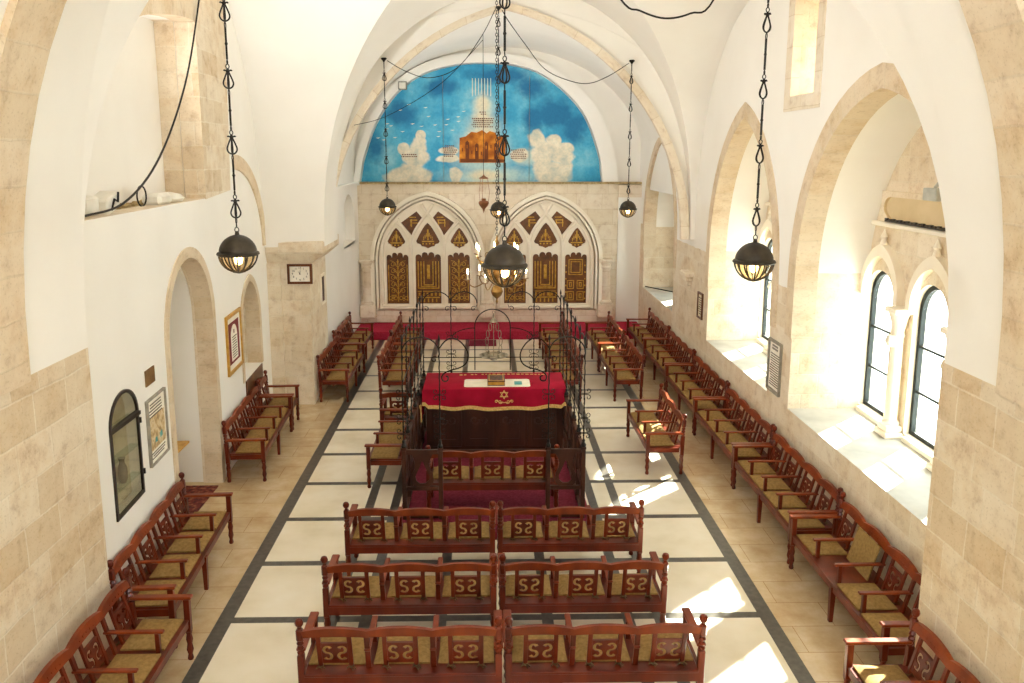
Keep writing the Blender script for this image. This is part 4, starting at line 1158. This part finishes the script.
# ------------------------------------------------------------------ pendant globe lamps
def lamp_parts(t, zb, ztop, R, y, small=False):
    """zb = centre of globe; chain runs to ztop; local coordinates centred on axis"""
    b = MB(); pr = [(R*1.06, -.004), (R*1.10, .0), (R*1.06, .012), (R*.97, .016)]+[(R*cos(a), R*sin(a)) for a in [PI/2*i/9 for i in range(1, 9)]]+[(.02, R), (.014, R+.03)]
    b.lathe([(r_, zb+h) for r_, h in pr], (0, 0, 0), 24); b.build('dome', 'bronze', t, smooth=50)
    b = MB(); b.lathe([(R*.93*cos(a), zb-R*.98*sin(a)) for a in [PI/2*i/8 for i in range(0, 9)]], (0, 0, 0), 20, caps=False); b.build('glass_bowl', 'lampglass', t, smooth=60)
    b = MB()
    nr = 14
    for k in range(nr):
        a0 = 2*PI*k/nr
        b.tube([(R*1.02*cos(a)*cos(a0), R*1.02*cos(a)*sin(a0), zb-R*1.02*sin(a)) for a in [PI/2*.97*i/8 for i in range(9)]], .007 if not small else .007, 5)
    b.tube([(R*1.04*cos(2*PI*i/24), R*1.04*sin(2*PI*i/24), zb-.004) for i in range(24)], .014, 5, closed=True)
    b.lathe([(.05, zb-R*.98), (.055, zb-R*1.02), (.03, zb-R*1.06), (.004, zb-R*1.10)], (0, 0, 0), 10)
    b.build('ribbed_cage', 'bronze', t, smooth=50)
    b = MB(); b.lathe([(.012, zb+.02), (.03, zb-.01), (.038, zb-.05), (.03, zb-.085), (.008, zb-.10)], (0, 0, 0), 10); b.build('bulb', 'bulb', t, smooth=60)
    b = MB(); z = zb+R+.02; seg = .535
    def link(z, r=.018, ax=0): b.tube([(r*cos(i*PI/4)*(1-ax), r*cos(i*PI/4)*ax, z+r*1.3*sin(i*PI/4)) for i in range(8)], .0045, 5, closed=True)
    link(z+.02); b.tube([(0, 0, z+.04), (0, 0, z+.08)], .006, 5); link(z+.10, ax=1)
    z += .12
    first = True
    while z < ztop-.1:
        if ztop-z < .34:
            b.tube([(0, 0, z-.03), (0, 0, ztop)], .0085, 6); break
        for s in range(4):   # heart shaped open cage
            a = s*PI/2+.4
            b.tube([(q[0]*cos(a), q[0]*sin(a), z+q[2]) for q in cat([(.0, 0, .0), (.028, 0, .015), (.040, 0, .045), (.028, 0, .085), (.011, 0, .125), (.006, 0, .14), (.026, 0, .15), (.032, 0, .143)], 3)], .0068, 5)
        b.lathe([(.008, z+.125), (.016, z+.135), (.016, z+.15), (.006, z+.165)], (0, 0, 0), 8)
        z2 = min(z+seg, ztop)
        link(z+.18, .014); link(z+.215, .014, 1)
        b.tube([(0, 0, z+.235), (0, 0, max(z+.24, z2-.05))], .0095, 6); b.lathe([(.01, z+.35), (.014, z+.36), (.01, z+.37)], (0, 0, 0), 6)
        link(z2-.03, .02, 1)
        z = z2
    b.build('chain', 'iron', t, smooth=50)
    b = MB(); b.lathe([(.05, ztop+.03), (.06, ztop+.01), (.03, ztop-.02), (.01, ztop-.05)], (0, 0, 0), 10); b.tube([(0, 0, ztop+.01), (0, .17 if y > 16 else .0, ztop+.03 if y > 16 else ztop+.06)], .02, 6); b.build('ceiling_hook', 'iron', t, smooth=40)
def lamp(x, y, z, ztop, label, R=.165):
    t = thing('globe_lamp', label, 'lamp', (x, y, z), 0, 'iron globe pendant lamps')
    lamp_parts(t, 0, ztop-z, R, y); return t
lamp(.142, 6.3, 3.955, 7.86, 'black iron globe lamp hanging nearest the camera, above the central table', .163)
lamp(-2.13, 7.0, 3.97, 7.43, 'black iron globe lamp hanging on a chain by the white left wall', .16)
lamp(2.33, 7.0, 3.89, 7.14, 'black iron globe lamp hanging before the window niches at right', .165)
lamp(-1.98, 16.46, 3.78, 6.63, 'small far globe lamp hanging left of the arks, below the mural')
lamp(2.86, 16.46, 3.73, 6.60, 'small far globe lamp hanging right of the arks, below the mural')
lamp(.25, 16.40, 3.72, 7.58, 'small far globe lamp hanging in the middle, between the two arks')

def wire(pts, r, label, name='electric_cable', k=6):
    b = MB(); b.tube(cat(pts, k), r, 6); return tag(b.build(name, 'iron', smooth=60), label, 'cable')
Yw = 16.4
wire([(.18, Yw, 7.54), (-.09, Yw, 7.04), (-.54, Yw, 6.48), (-1.07, Yw, 6.28), (-1.53, Yw, 6.39), (-1.91, Yw, 6.60)], .008, 'thin black cable swagged from the middle hook to the far left lamp')
wire([(.32, Yw, 7.54), (.45, Yw, 7.33), (.76, Yw, 6.92), (1.15, Yw, 6.45), (1.63, Yw, 6.23), (2.02, Yw, 6.18), (2.40, Yw, 6.32), (2.79, Yw, 6.56)], .008, 'thin black cable swagged from the middle hook to the far right lamp')
wire([(-.05, 16.3, 6.98), (-.86, 16.3, 6.17), (-1.9, 16.3, 5.56), (-2.6, 16.5, 5.38)], .006, 'thin slanting wire running across the mural to the left side of the arch')
wire([(.21, 6.4, 7.78), (.6, 6.9, 6.75), (1.1, 7, 6.07), (1.27, 7, 5.97), (1.48, 7, 5.91), (1.69, 7, 5.95), (1.89, 7, 6.08), (2.27, 7, 7.06)], .008, 'twisted black cable looping between the two nearest hanging lamps at the top')
wire([(-3.9, 11.79, 7.0), (-3.86, 11.04, 5.92), (-3.83, 10.28, 5.17), (-3.80, 9.46, 4.62), (-3.80, 8.65, 4.30), (-3.83, 7.93, 4.23), (-3.86, 7.55, 4.23)], .013, 'thick black cable hanging down into the high alcove of the left wall')
wire([(4.3, 21.7, 1.30), (4.5, 21.2, 1.32), (4.95, 20.2, 1.36), (5.2, 19.6, 1.45)], .016, 'black cable lying across the sill of the farthest window niche')

# hanging glass lamp before the arks
def eternal():
    x, y = -.06, 20.0
    t = thing('eternal_lamp', 'small copper urn lamp hanging on thin chains between the two arks', 'lamp', (x, y, 3.55)); og = t.location
    b = MB(); b.lathe([(.004, 3.40), (.02, 3.46), (.03, 3.50), (.10, 3.58), (.13, 3.65), (.11, 3.69), (.05, 3.71), (.06, 3.75), (.045, 3.76)], (x, y, 0), 14); b.build('urn', 'copper', t, og, smooth=40)
    for k in range(3): a = k*2*PI/3+.3; b = MB(); b.tube([(x+.12*cos(a), y+.12*sin(a), 3.67), (x+.15*cos(a), y+.15*sin(a), 3.9), (x+.10*cos(a), y+.1*sin(a), 4.24)], .006, 5); b.build('chain', 'copper', t, og)
    b = MB(); b.lathe([(.11, 4.23), (.12, 4.25), (.03, 4.30), (.01, 4.34)], (x, y, 0), 10); b.build('cap', 'copper', t, og)
    b = MB(); b.tube([(x, y, 4.33), (x, y, 7.6)], .007, 5); b.build('suspension_wire', 'iron', t, og)
eternal()

def chandelier():
    x, y = .2, 15.4
    t = thing('chandelier', 'brass chandelier with lit candle bulbs hanging behind the nearest globe lamp', 'chandelier', (x, y, 2.05)); og = t.location
    b = MB(); b.lathe([(.006, 1.98), (.025, 2.03), (.015, 2.08), (.03, 2.10), (.09, 2.15), (.12, 2.23), (.09, 2.31), (.03, 2.36), (.05, 2.40), (.025, 2.46), (.06, 2.55), (.07, 2.60), (.03, 2.68), (.025, 2.8), (.06, 2.88), (.07, 2.93), (.03, 3.0), (.02, 3.1), (.045, 3.16), (.02, 3.22), (.012, 3.3)], (x, y, 0), 16); b.build('stem', 'brass', t, og, smooth=40)
    for tier, (n, R, z0, zc, ph) in enumerate(((6, .56, 2.56, 2.46, .12), (6, .42, 2.9, 2.92, .62))):
        for k in range(n):
            a = 2*PI*k/n+ph; c, s = cos(a), sin(a)
            arm = MB()
            prof = cat([(.05, 0, z0), (R*.35, 0, z0-.12), (R*.75, 0, zc-.14), (R*.98, 0, zc-.06), (R, 0, zc)], 5)
            arm.tube([(x+c*q[0], y+s*q[0], q[2]) for q in prof], .011, 6)
            sp = spiral((R*.45, z0+.02), .07, 1.1, -PI/2, 1, 14, .25); arm.tube([(x+c*q[0], y+s*q[0], q[1]) for q in sp], .008, 5)
            arm.lathe([(.012, zc-.01), (.055, zc+.005), (.062, zc+.016), (.02, zc+.012)], (x+c*R, y+s*R, 0), 12)
            ao = arm.build('arm', 'brass', t, og, smooth=45)
            cd = MB(); cd.lathe([(.017, zc+.012), (.017, zc+.115)], (x+c*R, y+s*R, 0), 10); cd.build('candle', 'candle', ao, og, smooth=45)
            fl = MB(); fl.lathe([(.008, zc+.115), (.016, zc+.135), (.019, zc+.155), (.012, zc+.19), (.002, zc+.225)], (x+c*R, y+s*R, 0), 8); fl.build('candle_bulb', 'flame', ao, og, smooth=60)
    b = MB(); z = 3.3; k = 0
    while z < 7.95:
        ax = k % 2; b.tube([(x+.02*cos(i*PI/4)*(1-ax), y+.02*cos(i*PI/4)*ax, z+.035*sin(i*PI/4)+.02) for i in range(8)], .006, 4, closed=True); z += .055; k += 1
    b.build('chain', 'iron', t, og)
chandelier()

# ------------------------------------------------------------------ wall things
def txt(bb, lines, mp, a0, a1, z, dz, h, mat, depth, fill=.9):
    for j in range(lines):
        a = a0+random.uniform(0, .1)*(a1-a0); end = a1-random.uniform(0, .15)*(a1-a0)
        while a < end:
            w = random.uniform(.5, 1.2)*h; bb.plate([[(a, z-j*dz), (min(a+w, a1), z-j*dz), (min(a+w, a1), z-j*dz+h), (a, z-j*dz+h)]], depth[0], depth[1], mp, (mat, mat, mat)); a += w+h*.4

# clock
t = thing('wall_clock', 'square wooden wall clock with white dial on the stone pier at left', 'clock', (-3.53, 15.4, 2.58))
mc = lambda a, z, d: (a, 15.4-d, z); og = t.location
b = MB(); o_ = [(-3.77, 2.39), (-3.30, 2.39), (-3.30, 2.77), (-3.77, 2.77)]; i_ = [(-3.725, 2.435), (-3.345, 2.435), (-3.345, 2.725), (-3.725, 2.725)]
b.plate([o_, i_], 0, .06, mc); b.build('clock_frame', 'brownwood', t, og)
b = MB(); b.plate([i_], .0, .03, mc); b.build('dial', 'paper', t, og)
b = MB()
for k in range(12):
    a = k*PI/6; cx, cz = -3.535+.14*sin(a), 2.58+.112*cos(a)
    cu = bpy.data.curves.new('n', 'FONT'); cu.body = str(k or 12); cu.size = .055; cu.align_x = 'CENTER'; cu.align_y = 'CENTER'
    to = bpy.data.objects.new('n', cu); COL.objects.link(to); bpy.context.view_layer.update()
    me = to.evaluated_get(bpy.context.evaluated_depsgraph_get()).to_mesh()
    b.add([(cx+v.co.x, 15.4-.032, cz+v.co.y) for v in me.vertices], [tuple(p_.vertices) for p_ in me.polygons])
    bpy.data.objects.remove(to); bpy.data.curves.remove(cu)
b.build('numeral', 'ink', t, og)
def hand(ang, l, w):
    d = (sin(ang), cos(ang)); n_ = (d[1], -d[0]); c = (-3.535, 2.58)
    return [(c[0]-d[0]*.015-n_[0]*w, c[1]-d[1]*.015-n_[1]*w), (c[0]-d[0]*.015+n_[0]*w, c[1]-d[1]*.015+n_[1]*w), (c[0]+d[0]*l, c[1]+d[1]*l)]
for nm, a_, l_ in (('hour_hand', -2*PI/12*1.1, .065), ('minute_hand', 0.12, .10)):
    b = MB(); b.plate([hand(a_, l_, .008)], .033, .037, mc); b.build(nm, 'ink', t, og)

def frame(name, label, catg, mp, a0, a1, z0, z1, fw, fmat, layers, og, fn=None, parts='picture'):
    t = thing(name, label, catg, og)
    b = MB(); rect = lambda e: [(a0+e, z0+e), (a1-e, z0+e), (a1-e, z1-e), (a0+e, z1-e)]
    b.plate([rect(0), rect(fw)], 0, .035, mp); b.build('picture_frame', fmat, t, og)
    b = MB(); b.plate([rect(fw*.9)], .002, .012, mp, (0, 0, 0)); mats = [layers[0][1]]; d = .012
    for e, m_ in layers[1:]:
        mats.append(m_); i = len(mats)-1; b.plate([rect(e)], d, d+.0015, mp, (i, i, i)); d += .0015
    if fn: mats += fn(b, len(mats), d)
    b.build(parts, mats, t, og); return t
LM = lambda a, z, d: (LX(a)+d, a, z); RM = lambda a, z, d: (4.25-d, a, z)
def certf(b, k, d):
    arch_ = archhole(12.45, 12.84, 1.62, 2.0, 2.18, 8)
    b.plate([arch_], d, d+.0015, LM, (k, k, k))
    txt(b, 9, LM, 12.5, 12.8, 1.98, .04, .014, k+1, (d+.0015, d+.003)); b.plate([[(12.62, 2.04), (12.67, 2.04), (12.67, 2.10), (12.62, 2.10)]], d+.0015, d+.003, LM, (k+2,)*3)
    return ['paper', 'ink', 'maroon']
frame('framed_certificate', 'gold framed certificate with maroon border on the left wall beyond the doorway', 'picture', LM, 12.19, 13.1, 1.44, 2.37, .05, 'goldpaint', [(0, 'paper'), (.14, 'maroon')], (LX(12.6), 12.64, 1.9), certf, 'certificate')
def mapf(b, k, d):
    txt(b, 5, LM, 8.82, 9.27, 2.02, .035, .016, k, (d, d+.0015))
    txt(b, 3, LM, 8.82, 9.27, 1.46, .03, .014, k, (d, d+.0015))
    b.plate([[(8.80, 1.50), (9.30, 1.50), (9.30, 1.88), (8.80, 1.88)]], d, d+.001, LM, (k+1,)*3)
    b.plate([[(8.95, 1.57), (9.03, 1.56), (9.02, 1.63), (8.96, 1.62)]], d, d+.002, LM, (k+2,)*3); b.plate([[(9.12, 1.57), (9.2, 1.58), (9.19, 1.65), (9.11, 1.63)]], d, d+.002, LM, (k+2,)*3)
    return ['ink', 'mapstone', 'teal']
frame('framed_map', 'grey framed panel with writing and old map print left of the doorway', 'picture', LM, 8.75, 9.35, 1.34, 2.11, .02, 'greyframe', [(0, 'paper')], (LX(9.05), 9.05, 1.72), mapf, 'map_print')
b = MB(); b.plate([[(8.81, 2.26), (9.09, 2.26), (9.09, 2.44), (8.81, 2.44)]], 0, .015, LM); tag(b.build('brass_plaque', 'plate'), 'small blank brown metal plaque above the grey framed map', 'plaque')
def plaqf(b, k, d):
    txt(b, 2, RM, 11.45, 11.7, 2.02, .045, .03, k, (d, d+.0015)); txt(b, 14, RM, 11.38, 11.76, 1.9, .036, .018, k, (d, d+.0015))
    return ['ink']
frame('framed_plaque', 'grey framed text plaque on the right wall between the two window niches', 'plaque', RM, 11.31, 11.83, 1.34, 2.12, .03, 'greyframe', [(0, 'silver'), (.05, 'paper')], (4.25, 11.57, 1.73), plaqf, 'text_panel')
def smf(b, k, d):
    txt(b, 8, RM, 15.68, 15.94, 2.0, .045, .02, k, (d, d+.0015)); return ['ink']
frame('framed_sign', 'small wooden framed sign on the far right stone pier', 'sign', RM, 15.64, 15.99, 1.6, 2.12, .035, 'brownwood', [(0, 'caseback')], (4.25, 15.8, 1.86), smf, 'text_panel')
PM = lambda a, z, d: (-3.36+d, a, z)
frame('wall_panel', 'tall dark framed panel on the inner side of the clock pier', 'panel', PM, 16.3, 16.72, 1.8, 2.42, .05, 'carved', [(0, 'darkwood')], (-3.3, 16.5, 2.1), None, 'dark_panel')

# arched glass case with jar
t = thing('display_case', 'arched glass wall case in a dark frame on the left wall', 'cabinet', (LX(8.14), 8.14, 1.16)); og = t.location
b = MB(); inn = archhole(7.795, 8.485, 1.2, 2.1, 2.385, 10); b.plate([case_h, inn], -.005, .02, lambda a, z, d: (LX(a)+d, a, z))
b.box(LX(8.1)-.03, LX(8.1)+.03, 7.79, 8.49, 2.06, 2.10); b.build('case_frame', 'frame_dark', t, og)
b = MB(); b.plate([inn], 0, .006, LM); b.build('glass', 'caseglass', t, og)
b = MB(); b.plate([case_h], -.15, -.13, LM); b.build('lining', 'caseback', t, og)
b = MB()
for z in (1.4, 1.72, 2.06): b.box(LX(8.1)-.12, LX(8.1)-.02, 7.79, 8.49, z-.012, z+.006)
b.build('shelf', 'glass', t, og)
b = MB()
for z in (8.49,): 
    for q in (1.4, 1.98): b.box(LX(8.5)-.0, LX(8.5)+.035, 8.515, 8.535, q-.03, q+.03)
b.build('hinge', 'frame_dark', t, og)
b = MB(); b.lathe([(.03, 1.408), (.045, 1.45), (.05, 1.52), (.045, 1.58), (.028, 1.62), (.025, 1.65), (.038, 1.68), (.028, 1.68)], (LX(8.15)-.072, 8.18, 0), 14)
tag(b.build('clay_jar', 'clay', smooth=45), 'old clay jar standing on a shelf inside the arched glass case', 'jar')

# doorway things
b = MB(); b.box(-4.75, -3.95, 10.5, 11.4, .004, .018); tag(b.build('doorway_rug', 'rug'), 'dark patterned rug lying in the left doorway', 'rug')
sh = thing('wall_shelf', 'small wooden shelf just inside the left doorway', 'shelf', (-4.25, 9.9, .93))
b = MB(); b.box(-4.45, -4.06, 9.6, 10.7, .93, .96, 0, .004); b.build('board', 'goldpaint', sh, sh.location)
b = MB(); b.box(-4.30, -4.26, 9.6, 9.95, .78, .93); b.build('bracket', 'brownwood', sh, sh.location)
b = MB(); b.plate([[(13.25, .66), (14.48, .66), (14.48, 1.07), (13.25, 1.07)]], .002, .022, LM); tag(b.build('wooden_board', 'brownwood'), 'brown wooden board below the sill of the left wall niche', 'board')

# things on the alcove ledge
zl = 4.2
t = thing('lamp_box', 'white floodlight box with a dark bracket on the high alcove ledge', 'lamp', (-3.97, 8.55, zl)); og = t.location
b = MB(); b.xf = lambda x, y, z: (x, y+.45, z+(y-8.1)*.3+.04); b.box(-4.08, -3.86, 7.98, 8.28, zl-.03, zl+.14, 0, .02); b.build('housing', 'whiteplastic', t, og)
b = MB(); b.tube([(-3.855, 8.50, zl+.04), (-3.85, 8.57, zl+.15), (-3.85, 8.65, zl+.12), (-3.85, 8.67, zl+.22)], .012, 5); b.build('bracket', 'iron', t, og)
b = MB(); b.box(-4.1, -3.88, 8.0, 8.32, zl, zl+.2, 0, .03); tag(b.build('junction_box', 'whiteplastic'), 'pale plastic box at the near end of the high alcove ledge', 'box')
b = MB(); b.xf = lambda x, y, z: (x, y, z); b.box(-4.16, -3.92, 9.95, 10.35, zl, zl+.14, 0, .04); tag(b.build('white_block', 'whiteplastic'), 'white block lying in the middle of the high alcove ledge', 'block')
b = MB(); b.lathe([(.02, zl), (.17, zl+.01), (.2, zl+.05), (.15, zl+.1), (.03, zl+.13)], (-4.12, 10.72, 0), 14); tag(b.build('lamp_cover', 'whiteplastic', smooth=50), 'round white lamp cover near the stone jamb of the high alcove', 'cover')
b = MB(); b.tube([(-4.08, 9.8+.13*cos(i*PI/10), zl+.12+.12*sin(i*PI/10)) for i in range(20)], .01, 5, closed=True); tag(b.build('wire_loop', 'iron'), 'loop of dark wire standing on the high alcove ledge', 'wire')
b = MB()
for k in range(60):
    y = random.uniform(7.7, 11.4); s = random.uniform(.02, .06); x = LX(y)-random.uniform(.25, .48)
    b.lathe([(s*.6, zl-.005), (s, zl+s*.4), (s*.4, zl+s)], (x, y, 0), 6, ph=random.random())
o = b.build('ledge_rubble', 'rubble'); o['kind'] = 'stuff'; o['label'] = 'loose crumbling rubble scattered on the high alcove ledge'; o['category'] = 'rubble'

# lamp bar in the slot window
t = thing('slot_lamp', 'dark bar lamp fixed high in the narrow slot window', 'lamp', (4.6, 11.2, 6.35)); og = t.location
b = MB(); b.box(4.5, 4.6, 10.77, 11.35, 6.42, 6.46); b.build('bar', 'iron', t, og)
b = MB(); b.lathe([(.02, 6.46), (.05, 6.5), (.05, 6.58), (.02, 6.6)], (4.55, 10.9, 0), 8); b.build('lamp_head', 'iron', t, og)

# ------------------------------------------------------------------ light, world, camera
sun = bpy.data.lights.new('sun', 'SUN'); sun.energy = 22; sun.angle = math.radians(1.0); sun.color = (1, .95, .86)
so = bpy.data.objects.new('sun', sun); COL.objects.link(so)
so.rotation_euler = Vector((-1, -.88, -.864)).to_track_quat('-Z', 'Y').to_euler(); so.location = (14, 22, 14)
w = bpy.data.worlds.new('sky'); S.world = w; w.use_nodes = True; bg = w.node_tree.nodes['Background']
bg.inputs['Color'].default_value = (.92, .97, 1.0, 1); bg.inputs['Strength'].default_value = 4.3
# alcove floodlight is lit; the gallery and apse spots are added fill without fixtures
def flood(name, loc, aim, power, ang=150, r=.12):
    l = bpy.data.lights.new(name, 'SPOT'); l.energy = power; l.color = (.99, .985, .97); l.shadow_soft_size = r; l.spot_size = math.radians(ang); l.spot_blend = .9
    o = bpy.data.objects.new(name, l); COL.objects.link(o); o.location = loc
    o.rotation_euler = (Vector(aim)-Vector(loc)).to_track_quat('-Z', 'Y').to_euler()
flood('alcove_flood', (-3.72, 9.3, 4.75), (.6, 11.5, 7.6), 270)
flood('gallery_fill', (-2.6, 1.0, 5.4), (0, 3.5, 8.0), 70)
flood('gallery_fill', (2.8, 1.0, 5.4), (0, 3.5, 8.0), 70)
flood('apse_fill', (-3.25, 19.2, 4.3), (.6, 19.7, 7.3), 95)
flood('apse_fill', (4.05, 17.6, 4.4), (0, 19.4, 7.3), 80)

cam = bpy.data.cameras.new('camera'); co = bpy.data.objects.new('camera', cam); COL.objects.link(co)
cam.sensor_width = 36; cam.lens = 815/1024*36; cam.shift_x = (512-502)/1024; cam.shift_y = -(341.5-300)/1024
pitch = math.atan(145/815); yaw = math.atan(16/815*cos(pitch))
co.location = (0, 0, 4.8); co.rotation_euler = (PI/2-pitch, 0, -yaw); cam.clip_start = .05
S.camera = co
S.view_settings.view_transform = 'Standard'; S.view_settings.look = 'None'; S.view_settings.gamma = 1; S.view_settings.exposure = 1.62
S.cycles.max_bounces = 10; S.cycles.diffuse_bounces = 7; S.cycles.transparent_max_bounces = 16; S.cycles.sample_clamp_indirect = 8
